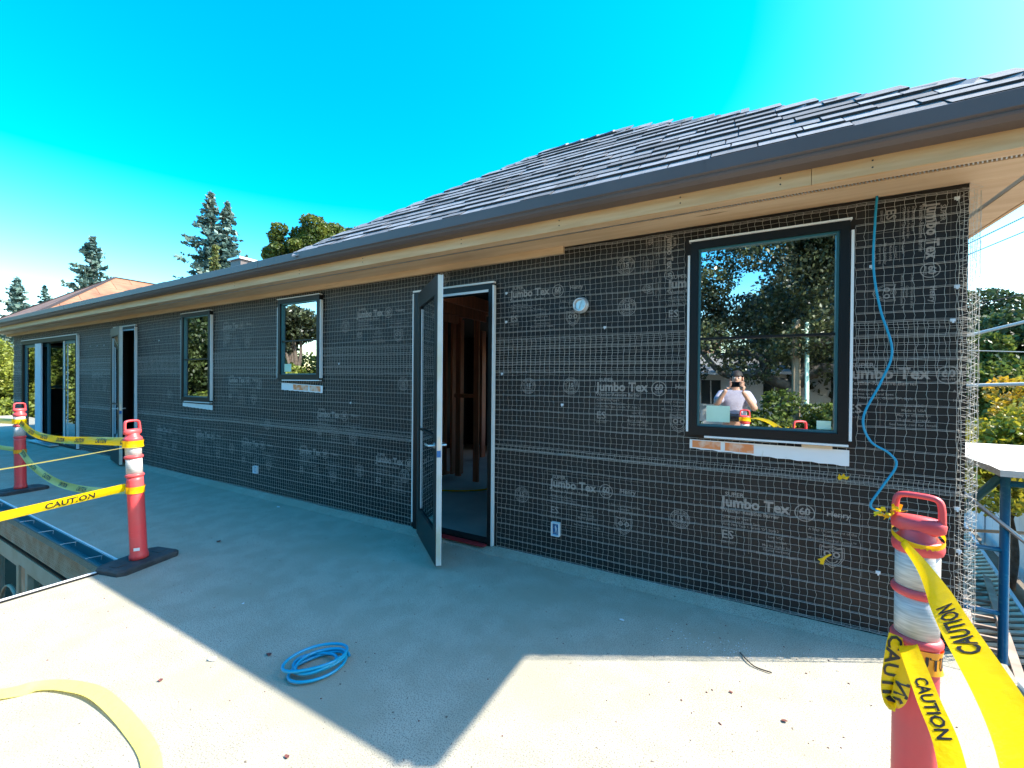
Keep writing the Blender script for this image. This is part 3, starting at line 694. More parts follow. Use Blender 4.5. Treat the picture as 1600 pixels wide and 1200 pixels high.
# services on the wall
v = MB()
v.lathe([(.064,0),(.068,.006),(.066,.018),(.056,.024),(.056,.046),(.050,.050),(.046,.046),(.046,.020)],(0,0,0),28)
vp = Matrix.Translation((-1.152,3.278,2.192)) @ Matrix.Rotation(R(90),4,'X')
v.v = [vp @ q for q in v.v]; vt = v.build('vent_cap','vent_metal',house,True)
v = MB().lathe([(.043,.0),(.043,.003)],(0,0,.022),20); v.bar((-.03,.01,.030),(.03,-.008,.034),.008,.004); v.bar((-.01,-.03,.030),(.012,.03,.036),.006,.004); v.v=[vp@q for q in v.v]; v.build('damper','galvanised',vt)
def jbox(x,z,wd=.075,ht=.115):
    mb = MB(); y0,y1 = 3.262,3.298
    mb.box(x-wd/2,x-wd/2+.008,y0,y1,z-ht/2,z+ht/2).box(x+wd/2-.008,x+wd/2,y0,y1,z-ht/2,z+ht/2).box(x-wd/2+.008,x+wd/2-.008,y0,y1,z-ht/2,z-ht/2+.008).box(x-wd/2+.008,x+wd/2-.008,y0,y1,z+ht/2-.008,z+ht/2)
    o = mb.build('outlet_box','scrap_white',house)
    MB().box(x-wd/2+.0085,x+wd/2-.0085,y1-.008,y1-.004,z-ht/2+.0085,z+ht/2-.0085).build('box_back','box_blue',o)
    MB().tube(curve_pts([(x-.006,3.285,z-.03),(x+.004,3.27,z),(x-.002,3.275,z+.03)],5),.004,6).tube(curve_pts([(x+.012,3.285,z-.035),(x+.014,3.27,z-.005),(x+.006,3.275,z+.02)],5),.003,6).build('wire_tail','scrap_white',o)
jbox(-1.361,.302); jbox(-5.79,.322,.085,.10)

# ================================================================= DECK GUTTER
dg = thing('deck_gutter','open teal gutter hung along the deck edge over the light well','gutter',(-8,1.43,-.05))
gp3 = [(1.476,.0),(1.470,.0),(1.470,-.085),(1.445,-.085),(1.385,-.03),(1.368,-.010),(1.376,-.005),(1.362,-.003),(1.359,-.012),(1.380,-.038),(1.440,-.092),(1.476,-.092)]
MB().extrude(gp3,-16.9,-4.51,lambda p,t:(t,p[0],p[1]-.004)).build('trough','gutter_teal',dg)
x = -4.95
while x > -12:
    MB().bar((x,1.366,-.006),(x+.02,1.47,-.012),.012,.004).bar((x+.02,1.463,-.05),(x+.02,1.466,-.010),.012,.004).build('hanger','galvanised',dg); x -= .62

# ================================================================= DELINEATOR POSTS
def ringpost(rlist): return MB().lathe(rlist,(0,0,0),32)
def make_post():
    t = thing('delineator_post','x','traffic post')
    b = MB(); 
    hx, hy, c = .235,.155,.04
    def outl(s): return [(-hx*s+c,-hy*s),(hx*s-c,-hy*s),(hx*s,-hy*s+c),(hx*s,hy*s-c),(hx*s-c,hy*s),(-hx*s+c,hy*s),(-hx*s,hy*s-c),(-hx*s,-hy*s+c)]
    v = [(x,y,.0) for x,y in outl(1)]+[(x,y,.030) for x,y in outl(1)]+[(x,y,.045) for x,y in outl(.94)]
    f = [tuple(range(8))[::-1], tuple(range(16,24))]+[(k*8+i,k*8+(i+1)%8,(k+1)*8+(i+1)%8,(k+1)*8+i) for k in (0,1) for i in range(8)]
    b.add(v,f); base = b.build('rubber_base','rubber',t,world=False)
    MB().box(-.19,-.12,-.04,.04,.045,.049).build('moulded_mark','rubber',base,world=False); MB().box(.12,.19,-.04,.04,.045,.049).build('moulded_mark','rubber',base,world=False)
    q = MB().lathe([(.063,.046),(.064,.075),(.059,.095),(.057,.11),(.0555,.70),(.0545,.73)],(0,0,0),32); q.build('post','cone_red',t,True,world=False)
    for z0,z1 in ((.765,.88),(.92,1.025)):
        MB().lathe([(.0538,z0-.02),(.0538,z1+.02)],(0,0,0),32).build('reflective_band','reflective',t,True,world=False)
    for z in (.745,.90,1.045):
        h_ = .015 if z < 1 else .022
        MB().lathe([(.0545,z-h_),(.060,z-h_+.004),(.0635,z-.004),(.0635,z+.004),(.060,z+h_-.004),(.0545,z+h_)],(0,0,0),32).build('collar','cone_red',t,True,world=False)
    cap = MB().lathe([(.054,1.058),(.052,1.070),(.045,1.078),(.044,1.095),(.040,1.10)],(0,0,0),28)
    # oval saddle and grab handle
    for k,(zz,ax,ay) in enumerate(((1.085,.044,.034),(1.096,.064,.040),(1.120,.067,.040),(1.134,.059,.031))):
        for i in range(24):
            a=2*pi*i/24; cap.v.append(Vector((ax*math.cos(a),ay*math.sin(a),zz)))
    b0=len(cap.v)-96
    for k in range(3):
        for i in range(24): cap.f.append((b0+k*24+i,b0+k*24+(i+1)%24,b0+(k+1)*24+(i+1)%24,b0+(k+1)*24+i))
    cap.f.append(tuple(b0+72+i for i in range(24))); cap.f.append(tuple(b0+i for i in range(24))[::-1])
    cp = cap.build('cap','cone_red',t,True,world=False)
    hd = curve_pts([(-.055,0,1.12),(-.054,0,1.165),(-.049,0,1.192),(-.034,0,1.202),(0,0,1.204),(.034,0,1.202),(.049,0,1.192),(.054,0,1.165),(.055,0,1.12)],4)
    hm = MB().tube(hd,.0095,10); hm.v=[Vector((v.x,v.y*1.5,v.z)) for v in hm.v]; hm.build('handle','cone_red',cp,True,world=False)
    MB().tube([(.056*math.cos(a),.056*math.sin(a),.23) for a in np.linspace(0,2*pi,24,endpoint=False)],.0022,5,True).tube([(.056*math.cos(a),.056*math.sin(a),.27) for a in np.linspace(0,2*pi,24,endpoint=False)],.0022,5,True).build('moulded_ring','cone_red',t,True,world=False)
    return t
post0 = make_post(); G_ = 'red delineator posts holding up the caution tape'
PP = [((.51,1.80,0),R(-22),'red post with tape knotted to its handle, in front of the wall corner',(0,0)),
      ((-4.42,1.55,0),R(104),'red post with three tapes beside the corner of the light well, foot in shade',(R(-3.4),R(-.6))),
      ((-8.58,1.73,0),R(100),'farther red post beside the deck gutter, near the sliding door',(R(-1.5),0)),
      ((.07,.22,0),R(5),'red post standing right in front of the man, seen mirrored in the large window',(0,0)),
      ((-4.30,-1.55,0),R(60),'red post at the outer end of the sunlit deck edge',(0,0)),
      ((-12.8,1.66,0),R(20),'farthest red post on the deck edge opposite the sliding door',(0,0))]
posts = []
for i,(loc,rz,lab,tl) in enumerate(PP):
    o = post0 if i == 0 else copy_tree(post0)
    o.location = loc; o.rotation_euler = (0,0,rz)
    for ch in o.children:
        if not ch.name.startswith('rubber_base'): ch.rotation_euler = (tl[0],tl[1],0)
    o['tilt_x'] = tl[0]; o['tilt_y'] = tl[1]; o['label'] = lab; o['group'] = G_; o['category'] = 'traffic post'; posts.append(o)
stk_ = MB().box(-.020,.020,-.0605,-.0595,.125,.150).build('sticker','flash_white',None); stk_.parent = posts[1]; stk_.rotation_euler=(0,0,R(-50))

# ================================================================= CAUTION TAPES
def ribbon(path, width, wdir, name, label, text=True, m='tape', group='lengths of yellow caution tape', n=10, phase=0, start=.02, raw=False, parent=None, cat='tape', spacing=.62, flip=1, taper=None, tsize=.062):
    C = path if raw else curve_pts(path, n); N = len(C)
    W_ = wdir if callable(wdir) else (lambda u: Vector(wdir))
    cum=[0]
    for a,b in zip(C,C[1:]): cum.append(cum[-1]+(b-a).length)
    Ltot = cum[-1]
    wf = (lambda i: width*taper(cum[i]/Ltot)) if taper else (lambda i: width)
    def frame(i):
        t = (C[min(i+1,N-1)]-C[max(i-1,0)]).normalized(); wv = W_(cum[i]/Ltot); wv = (wv - t*wv.dot(t)).normalized(); return wv, t.cross(wv)
    fr = [frame(i) for i in range(N)]
    V=[];F=[]
    for i in range(N):
        for k in range(4):
            s_ = (k/3-.5)*wf(i); cup = .10*wf(i)*((k/3-.5)**2*4-.5)*math.sin(cum[i]*3+phase)
            V.append(C[i]+fr[i][0]*s_+fr[i][1]*cup)
        if i<N-1:
            for k in range(3): F.append((i*4+k,i*4+k+1,i*4+4+k+1,i*4+4+k))
    if parent is None: o = mesh_obj(name, V, F, m, None, True); props(o, label, cat, group)
    else: o = mesh_obj(name, V, F, m, parent, True)
    if text:
        words = []; x = start
        while x < Ltot-.30:
            pr = Print(); pr.text('CAUTION', x, -tsize*.34, tsize, .022, 1.0*(.062/tsize)**.5); words.append(pr); x += spacing
        def fn(s_, v_, side):
            s_ = min(max(s_,0),Ltot); i = 0
            lo,hi=0,N-2
            while lo<hi:
                md=(lo+hi+1)//2
                if cum[md]<=s_: lo=md
                else: hi=md-1
            i=lo; t=(s_-cum[i])/max(cum[i+1]-cum[i],1e-6)
            wv=fr[i][0].lerp(fr[i+1][0],t); nv=fr[i][1].lerp(fr[i+1][1],t); kk=v_/width
            cup = .10*width*(kk*kk*4-.5); cup = cup*(math.sin(cum[i]*3+phase)*(1-t)+math.sin(cum[i+1]*3+phase)*t)
            return C[i].lerp(C[i+1],t)+wv*v_*flip+nv*(cup+side*.0016)
        for pr in words:
            v=[];f=[]
            for side in (-1,1):
                b=len(v); v+=[fn(x_,y_,side) for x_,y_ in pr.v]; f+=[tuple(i+b for i in q) for q in pr.f]
            mesh_obj('lettering', v, f, 'tape_ink', o)
    return o
UPV = (0,0,1)
ribbon([(-8.52,1.71,.96),(-7.6,1.64,.87),(-6.6,1.60,.875),(-5.5,1.57,.95),(-4.49,1.54,1.02)],.075,lambda u:Vector((.0,.35,1)),'caution_tape','upper yellow caution tape sagging between the two posts by the light well',phase=1)
ribbon([(-8.50,1.72,.56),(-7.7,1.66,.44),(-6.6,1.62,.38),(-5.4,1.58,.47),(-4.50,1.56,.61)],.07,lambda u:Vector((.1,.6,1)),'caution_tape','lower yellow caution tape sagging deep between the two posts by the light well',phase=2,m='tape_pale')
ribbon([(-4.47,1.50,.985),(-4.44,.8,.925),(-4.38,0,.90),(-4.34,-.8,.92),(-4.32,-1.48,.98)],.06,lambda u:Vector((1,0,.25)),'caution_tape','thin taut tape seen edge on, running towards the viewer over the light well edge',m='tape_pale',text=False)
ribbon([(-4.32,-1.48,.62),(-4.34,-.8,.58),(-4.38,0,.57),(-4.44,.8,.60),(-4.49,1.48,.645)],.075,lambda u:Vector((.35,0,1)),'caution_tape','wide tape lettered CAUTION running from the middle of the post over the light well edge',phase=3,flip=1)
ribbon([(-12.72,1.66,.95),(-11.5,1.67,.90),(-10.2,1.69,.90),(-8.66,1.72,.95)],.075,lambda u:Vector((0,.3,1)),'caution_tape','pale tape leaving the left frame edge for the top of the farther red post',m='tape_pale',text=False)
ribbon([(-12.72,1.68,.58),(-11.5,1.69,.52),(-10.2,1.70,.51),(-8.66,1.73,.56)],.06,lambda u:Vector((0,.5,1)),'caution_tape','narrow tape at the left frame edge tied to the waist of the farther red post',m='tape_pale',text=False)
big = ribbon([(.12,.29,1.10),(.21,.46,1.12),(.318,.76,1.105),(.395,1.2,1.070),(.450,1.55,1.055),(.462,1.76,1.06)],.054,lambda u:Vector((-.62-.25*math.sin(u*5),.05,-.62+.3*math.sin(u*4))),'caution_tape','wide bright tape lettered CAUTION running close past the viewer at lower right',phase=.4,spacing=.50,start=.80,flip=1,n=14,tsize=.046,taper=lambda u: min(1,.38+(1-u)*2.2)*(1 if u>.25 else 1-(.25-u)*2.4))
ribbon([(.475,1.745,.74),(.45,1.5,.725),(.43,1.3,.705),(.33,.9,.66),(.2,.55,.62),(.11,.28,.62)],.050,lambda u:Vector((.9,0,.45)),'caution_tape','narrower lower tape lettered CAUTION slanting down from the nearest red post',phase=2.2,start=.16,tsize=.040,spacing=.42)
def band(post, z, r, width, a0, a1, tilt, label, m='band_orange', text=True, name='tape_wrap', arot=0, start=.14):
    Mr = Matrix.Rotation(post.rotation_euler.z,4,'Z') @ Matrix.Rotation(post['tilt_y'],4,'Y') @ Matrix.Rotation(post['tilt_x'],4,'X')
    c = Vector(post.location) + (Mr @ Vector((0,0,z))); c.z = 0; pts=[]; r += .003
    for k in range(30):
        a = a0+(a1-a0)*k/29; pts.append(Vector((c.x+r*math.cos(a), c.y+r*math.sin(a), z+tilt*math.sin(a-arot))))
    return ribbon(pts,width,(0,0,1),name,label,text,m,'turns of caution tape wrapped round posts',raw=True,start=start,spacing=.5,tsize=.055)
band(posts[0],.690,.058,.072,R(100),R(100+359),-.008,'orange-looking turn of tape lettered CAUTION round the nearest red post','band_orange',start=.075)
band(posts[0],1.078,.060,.016,R(100),R(100+359),.022,'thin twisted yellow strap slung under the cap of the nearest red post','tape',False)
band(posts[1],1.01,.066,.055,R(150),R(150+359),0,'turn of caution tape near the top of the post by the light well corner','tape')
band(posts[1],.625,.059,.055,R(150),R(150+359),0,'turn of caution tape round the middle of the post by the light well corner','tape')
band(posts[2],.96,.066,.06,R(150),R(150+359),0,'turn of caution tape near the top of the farther red post','tape')
band(posts[2],.55,.059,.05,R(150),R(150+359),0,'orange turn of tape round the waist of the farther red post','band_orange',False)
band(posts[3],1.08,.066,.05,R(150),R(150+359),0.01,'turn of tape round the post in front of the man','tape',False)
ribbon([(.450,1.75,.76),(.435,1.73,.70),(.425,1.72,.61),(.432,1.71,.565),(.452,1.72,.585),(.465,1.74,.65),(.462,1.75,.72)],.05,lambda u:Vector((1,.5,0)),'caution_tape','short loose end of tape dangling in a loop from the nearest red post',start=.0,spacing=.3)
ribbon([(-3.45,.30,.012),(-3.14,.57,.014),(-3.05,.69,.012),(-2.9,.76,.016),(-2.7,.80,.020),(-2.35,.80,.012),(-2.05,.76,.014),(-1.75,.62,.012)],.064,lambda u:Vector((.5-u,1,.1)),'caution_tape','washed-out strip of caution tape curving over the sunlit deck at lower left',m='tape_overexposed',text=False)
# knot on the handle
def knot(c, s, label, name='tape_knot', m='tag_yellow', seed=1, cat='tape'):
    g=random.Random(seed); mb=MB()
    for k in range(9):
        a=Vector((g.uniform(-1,1),g.uniform(-1,1),g.uniform(-1,1))).normalized(); b=Vector((g.uniform(-1,1),g.uniform(-1,1),g.uniform(-1,1)))
        P=curve_pts([Vector(c)+a*s*.2, Vector(c)+(a+b*.5)*s*.5, Vector(c)+a*s*g.uniform(.7,1.1)],4)
        wv=a.cross(b).normalized()*s*g.uniform(.12,.25); base=len(mb.v)
        for i,p in enumerate(P): w_=wv*(1.2-.5*i/len(P)); mb.v += [p-w_,p+w_]
        for i in range(len(P)-1): mb.f.append((base+2*i,base+2*i+1,base+2*i+3,base+2*i+2))
    o = mb.build(name,m); props(o,label,cat); return o
knot((.457,1.80,1.145),.034,'crumpled yellow knot of tape tied to the handle of the nearest red post',seed=3)
knot((.425,1.80,1.135),.028,'frayed end of tape sticking out left of the handle knot',name='tape_end',seed=8)
# flags on the lath
def flag(pts, label, name='tape_scrap'):
    v=[Vector(p) for p in pts]; n=len(v); f=[tuple(range(n))]; v2=[p+Vector((0,-.002,0)) for p in v]
    o=mesh_obj(name, v+v2, [tuple(range(n)),tuple(range(n,2*n))[::-1]]+[(i,(i+1)%n,n+(i+1)%n,n+i) for i in range(n)], 'tag_yellow'); props(o,label,'tape scrap'); return o
flag([(.548,3.266,.972),(.555,3.262,1.0),(.567,3.268,.985),(.578,3.26,1.005),(.588,3.266,.985),(.607,3.262,.988),(.596,3.268,.965),(.572,3.26,.972),(.556,3.266,.958)],'small crumpled yellow scrap stuck in the lath right below the large window')
flag([(.452,3.264,.44),(.475,3.258,.455),(.497,3.262,.476),(.515,3.262,.487),(.525,3.266,.482),(.50,3.260,.462),(.488,3.262,.44),(.482,3.26,.412),(.462,3.264,.412),(.466,3.258,.43)],'long yellow scrap of tape hooked on the lath low on the wall near the corner')

# blue tubing: hanging line and coil
cb = MB().tube(curve_pts([(.722,3.272,2.712),(.712,3.262,2.55),(.707,3.26,2.272),(.74,3.258,2.02),(.797,3.255,1.766),(.75,3.255,1.58),(.668,3.25,1.364),(.70,3.25,1.22),(.79,3.25,1.15),(.822,3.25,1.08),(.76,3.245,.95),(.705,3.24,.832),(.745,3.24,.795),(.82,3.24,.74),(.90,3.245,.55),(.93,3.25,.10)],10),.0065,8).build('blue_line','cable_blue',None,True)
props(cb,'thin blue tube hanging down the wall right of the large window','tube')
co = MB(); g=random.Random(4); pts=[]
for k in range(5*28):
    a=2*pi*k/28; t=k/28; cx=-1.985+.014*math.sin(t*2.4); cy=1.462+.014*math.cos(t*1.9)
    e=.115+.020*math.sin(t*1.7+1)+.01*math.sin(a*.5); 
    th_=R(58)+.28*math.sin(t*2.1); x=e*1.12*math.cos(a); y=e*.74*math.sin(a)
    pts.append((cx+x*math.cos(th_)-y*math.sin(th_), cy+x*math.sin(th_)+y*math.cos(th_), .009+.010*(t)+.004*math.sin(a*2+t)))
co.tube(pts,.0080,8); coil = co.build('hose_coil','cable_blue',None,True); props(coil,'coil of thin bright blue tubing lying on the shaded deck','hose')

# small debris
def scrap(name, x, y, s, m, label, cat, seed):
    g=random.Random(seed); mb=MB(); n=7
    top=[(x+s*g.uniform(.5,1.1)*math.cos(2*pi*i/n), y+.7*s*g.uniform(.5,1.1)*math.sin(2*pi*i/n), .004+g.uniform(.0,.35)*s) for i in range(n)]
    c=(x,y,.004+.1*s); v=top+[c]+[(a,b,z-.0015) for a,b,z in top]+[(x,y,.003)]
    f=[(i,(i+1)%n,n) for i in range(n)]+[(n+1+(i+1)%n,n+1+i,2*n+1) for i in range(n)]+[(i,n+1+i,n+1+(i+1)%n,(i+1)%n) for i in range(n)]
    o=mb.add(v,f).build(name,m); props(o,label,cat)
scrap('dry_leaf',-2.315,1.39,.024,'leaf_dry','reddish dry leaf lying left of the blue hose coil','leaf',1)
scrap('dry_leaf',-2.55,1.215,.028,'scrap_white','curled grey leaf right on the left shadow edge','leaf',2)
scrap('paper_scrap',-.655,2.72,.022,'scrap_white','small white scrap on the shaded deck below the wall right of the door','scrap',3)
scrap('paper_scrap',-3.0,1.62,.014,'scrap_white','tiny white scrap on the shaded deck right of the post base','scrap',4)
scrap('dry_leaf',-4.35,2.12,.03,'leaf_dry','dark leaf on the shaded deck behind the post by the light well corner','leaf',5)
scrap('paper_scrap',-4.9,3.05,.03,'scrap_white','crumpled white scrap by the wall foot under the smallest window','scrap',6)
scrap('dry_leaf',.20,2.28,.018,'leaf_dry','brown leaf on the sunlit deck, left of the nearest red post','leaf',7)
scrap('dry_leaf',-.02,2.36,.013,'leaf_dry','small brown crumb near the edge of the wall shadow','leaf',8)
scrap('dry_leaf',.33,1.99,.020,'leaf_dry','tan flattened leaf on the sunlit deck closest to the nearest red post','leaf',9)
scrap('dry_leaf',-1.62,1.05,.014,'leaf_dry','small dark crumb on the sunlit strip below the coil','leaf',10)
scrap('dry_leaf',-2.6,1.0,.016,'leaf_dry','small dark leaf on the bright deck left of the coil','leaf',11)
tw = MB().tube(curve_pts([(.02,2.73,.006),(.06,2.66,.010),(.10,2.63,.006),(.17,2.62,.008)],4),.0035,6).build('twig','dark_inside'); props(tw,'thin dark curved twig on the shaded deck near the nearest red post','twig')
gr=MB(); g=random.Random(11)
for i in range(80):
    x,y=g.uniform(-.35,1.2),g.uniform(1.2,3.0)
    s=g.choice((.0025,.0035,.005)); gr.add([(x-s,y-s*.6,.001),(x+s,y-s*.8,.001),(x+s*.8,y+s,.001),(x-s*.6,y+s,.001),(x,y,.001+s)],[(0,1,4),(1,2,4),(2,3,4),(3,0,4)])
for i in range(260):
    x,y=g.uniform(-9,1.1),g.uniform(.3,3.15)
    if x < -4.4 and y < 1.5: continue
    s=g.choice((.002,.003,.004)); gr.add([(x-s,y-s*.6,.001),(x+s,y-s*.8,.001),(x+s*.8,y+s,.001),(x-s*.6,y+s,.001),(x,y,.001+s)],[(0,1,4),(1,2,4),(2,3,4),(3,0,4)])
o=gr.build('grit','leaf_dry'); props(o,'fine brown grit and crumbs scattered over the deck','grit',None,'stuff')
gr=MB()
for i in range(160):
    x,y=g.gauss(.05,.22),g.gauss(2.72,.10)
    s=g.choice((.0015,.0025,.003)); gr.add([(x-s,y-s*.6,.001),(x+s,y-s*.8,.001),(x+s*.8,y+s,.001),(x-s*.6,y+s,.001),(x,y,.001+s)],[(0,1,4),(1,2,4),(2,3,4),(3,0,4)])
o=gr.build('plaster_crumbs','scrap_white'); props(o,'white plaster crumbs on the shaded deck near the wall corner','crumbs',None,'stuff')

# ================================================================= SCAFFOLD, LADDER, FENCE
sf = thing('scaffold','blue tubular scaffold frame with pale plank deck outside the wall corner','scaffold',(1.68,4.3,-3))
for x in (1.22,1.68,2.75): MB().tube([(x,4.3,-3),(x,4.3,.945)],.026,12).build('post','scaffold_blue',sf,True)
for x in (1.68,2.75): MB().tube([(x,5.9,-3),(x,5.9,.945)],.026,12).build('post','scaffold_blue',sf,True)
for z in (.388,-.07,-.53,-.99,-1.5,-2.0): MB().tube([(1.22,4.3,z),(1.68,4.3,z-.01)],.017,8).build('rung','scaffold_blue',sf,True)
MB().tube([(1.68,4.3,.86),(2.75,4.3,.86)],.022,8).build('top_rail','scaffold_blue',sf,True)
MB().tube([(1.66,4.32,.90),(1.30,4.9,.0)],.028,8).build('brace','gutter_teal',sf,True)
MB().tube([(1.2,4.27,1.02),(2.6,4.27,-.35)],.014,8).build('brace','galvanised',sf,True)
MB().tube([(1.2,4.5,.40),(3.2,4.5,.62)],.012,8).build('brace','tan_trim',sf,True)
for i,(a,b) in enumerate(((3.98,4.22),(4.225,4.47),(4.475,4.72),(4.725,4.97),(4.975,5.22),(5.225,5.47),(5.475,5.72))):
    MB().add([(1.56 if i else 1.53,a,.955),(3.4,a,.955),(3.4,b,.955),(1.56,b,.955),(1.56 if i else 1.53,a,.998-.002*(i%2)),(3.4,a,.998-.002*(i%2)),(3.4,b,.998-.002*(i%2)),(1.56,b,.998-.002*(i%2))],
      [(0,3,2,1),(4,5,6,7),(0,1,5,4),(1,2,6,5),(2,3,7,6),(3,0,4,7)]).build('plank','plank_white',sf)
ld = thing('leaning_frame','brown wooden walk board leaning beside the scaffold below the deck','walk board',(4.2,11,-3))
A0,A1 = Vector((4.55,13.5,-2.75)), Vector((2.55,6.9,-2.35))
for off in (0,.42,):
    MB().bar(A0+Vector((off,0,0)),A1+Vector((off,0,0)),.10,.16).build('rail','plank_brown',ld)
for k in range(14):
    p = A0.lerp(A1,(k+.5)/14); MB().bar(p+Vector((.05,0,.02)),p+Vector((.37,0,.02)),.05,.05).build('rung','plank_brown',ld)
pl = thing('pale_board','pale timber board lying on the dirt next to the brown walk board','board',(3.4,10,-3))
MB().bar((4.1,13.0,-2.92),(2.3,7.6,-2.9),.16,.04).build('board','slat',pl)
sl_ = thing('slat_rack','rack of pale wooden slats lying along the foot of the white fence','slat rack',(5.0,13,-3))
S0,S1 = Vector((6.0,17.6,-2.62)), Vector((4.2,9.2,-2.62))
t_=(S1-S0).normalized(); sx=Vector((-t_.y,t_.x,0))*-1
MB().bar(S0,S1,.06,.08).build('rail','fence_white',sl_); MB().bar(S0+sx*.9-Vector((0,0,.3)),S1+sx*.9-Vector((0,0,.3)),.06,.08).build('rail','slat',sl_)
for k in range(34):
    p=S0.lerp(S1,(k+.5)/34); MB().bar(p+sx*.04+Vector((0,0,.02)),p+sx*.86-Vector((0,0,.27)),.12,.03).build('slat','slat',sl_)
fn_ = thing('white_fence','white panelled fence standing on the ground beyond the scaffold','fence',(6,14,-3))
F0,F1 = Vector((6.9,21,0)), Vector((4.85,8.6,0)); tt=(F1-F0).normalized(); nn=Vector((tt.y,-tt.x,0)); 
L_=(F1-F0).length; nP=18
for k in range(nP):
    a=F0+tt*(L_*k/nP+.006); b=F0+tt*(L_*(k+1)/nP-.006)
    MB().bar(a+Vector((0,0,-2.12)),b+Vector((0,0,-2.12)),.03,1.6).build('panel','fence_white',fn_)
MB().bar(F0+Vector((0,0,-1.26)),F1+Vector((0,0,-1.26)),.09,.09).build('top_rail','fence_white',fn_)
MB().bar(F0+Vector((0,0,-1.50))-nn*.03,F1+Vector((0,0,-1.50))-nn*.03,.03,.06).build('rail','fence_white',fn_)
for k in range(0,nP+1,3):
    a=F0+tt*(L_*k/nP); MB().box(a.x-.06,a.x+.06,a.y-.06,a.y+.06,-3,-1.2).build('fence_post','fence_white',fn_)
for i,(a,b,w_,m_) in enumerate((((4.2,11.6,-2.95),(5.1,10.6,-2.9),.09,'slat'),((4.0,10.4,-2.95),(5.2,10.0,-2.93),.12,'plank_white'),((3.9,9.3,-2.95),(5.0,9.0,-2.92),.10,'scaffold_blue'),((4.3,9.9,-2.96),(5.3,9.3,-2.90),.07,'fence_white'))):
    o=MB().bar(a,b,w_,.05).build('scrap_board',m_); props(o,('thin tan offcut on the dirt nearest the slat rack','pale wide offcut on the dirt between rack and walk board','blue painted offcut on the dirt under the scaffold','white narrow offcut crossing the others on the dirt')[i],'board')
# overhead lines on two utility poles
def utility_pole(x,y,zt,label):
    t=thing('utility_pole',label,'utility pole',(x,y,-3))
    MB().tube([(x,y,-3),(x,y,zt)],[.17,.12],12).build('pole','pole_wood',t,True); MB().bar((x-.9,y,zt-.5),(x+.9,y,zt-.5),.10,.12).build('crossarm','pole_wood',t)
    for q in (-.8,-.3,.3,.8): MB().lathe([(.04,0),(.06,.05),(.03,.10)],(x+q,y,zt-.44),10).build('insulator','galvanised',t)
utility_pole(11.5,20.5,9.4,'wooden utility pole beyond the right frame edge carrying the lines'); utility_pole(-1.5,13.2,7.4,'wooden utility pole hidden behind the house carrying the lines')
for a,b,r_,lab,m_ in (((5.62,16,5.52),(6.506,16,5.985),.016,'uppermost thin power line beside the eave','cable_dark'),((5.625,16,5.206),(6.51,16,5.599),.014,'second thin power line below the uppermost one','cable_dark'),
     ((5.70,16,3.77),(6.529,16,3.954),.014,'power line grazing the top of the dark tree','cable_dark'),((4.284,12,2.631),(4.903,12,2.814),.035,'thick pale cable crossing the dark tree','cable_pale'),
     ((4.25,12,1.559),(4.917,12,1.592),.04,'thick pale cable level with the top of the yellow tree','cable_pale'),((4.26,12,2.266),(4.91,12,2.222),.010,'thinnest line between the two thick pale cables','cable_pale')):
    a=Vector(a);b=Vector(b); dd=(b-a); P0=a-dd*4; P1=b+dd*7
    o=MB().tube([P0.lerp(P1,t)-Vector((0,0,.0*math.sin(pi*t))) for t in np.linspace(0,1,12)],r_,6).build('power_line',m_,None,True); props(o,lab,'cable')

# ================================================================= TREES
def leafquads(C, size, g, updir=.5, elong=1.5):
    n=len(C); nrm=g.normal(size=(n,3)); nrm[:,2]+=updir; nrm/=np.linalg.norm(nrm,axis=1)[:,None]
    u=np.cross(nrm,g.normal(size=(n,3))); u/=np.linalg.norm(u,axis=1)[:,None]; v=np.cross(nrm,u)
    s=(size*g.uniform(.6,1.35,n))[:,None]; u=u*s*elong/2; v=v*s/2
    V=np.stack([C-u, C-v*.95+u*.1, C+u, C+v*.95+u*.1],1).reshape(-1,3); F=np.arange(4*n).reshape(-1,4); return V,F
def crown_points(clumps, per, g):
    out=[]
    for (c,r) in clumps:
        n=int(per*r[0]*r[0]) ; d=g.normal(size=(n,3)); d/=np.linalg.norm(d,axis=1)[:,None]
        k=g.uniform(.55,1.0,n)[:,None]**.6; bump=1+.18*np.sin(d[:,:1]*7+c[0])*np.sin(d[:,1:2]*6+c[1])*np.sin(d[:,2:]*8)
        out.append(np.array(c)+d*k*bump*np.array(r))
    return np.concatenate(out)
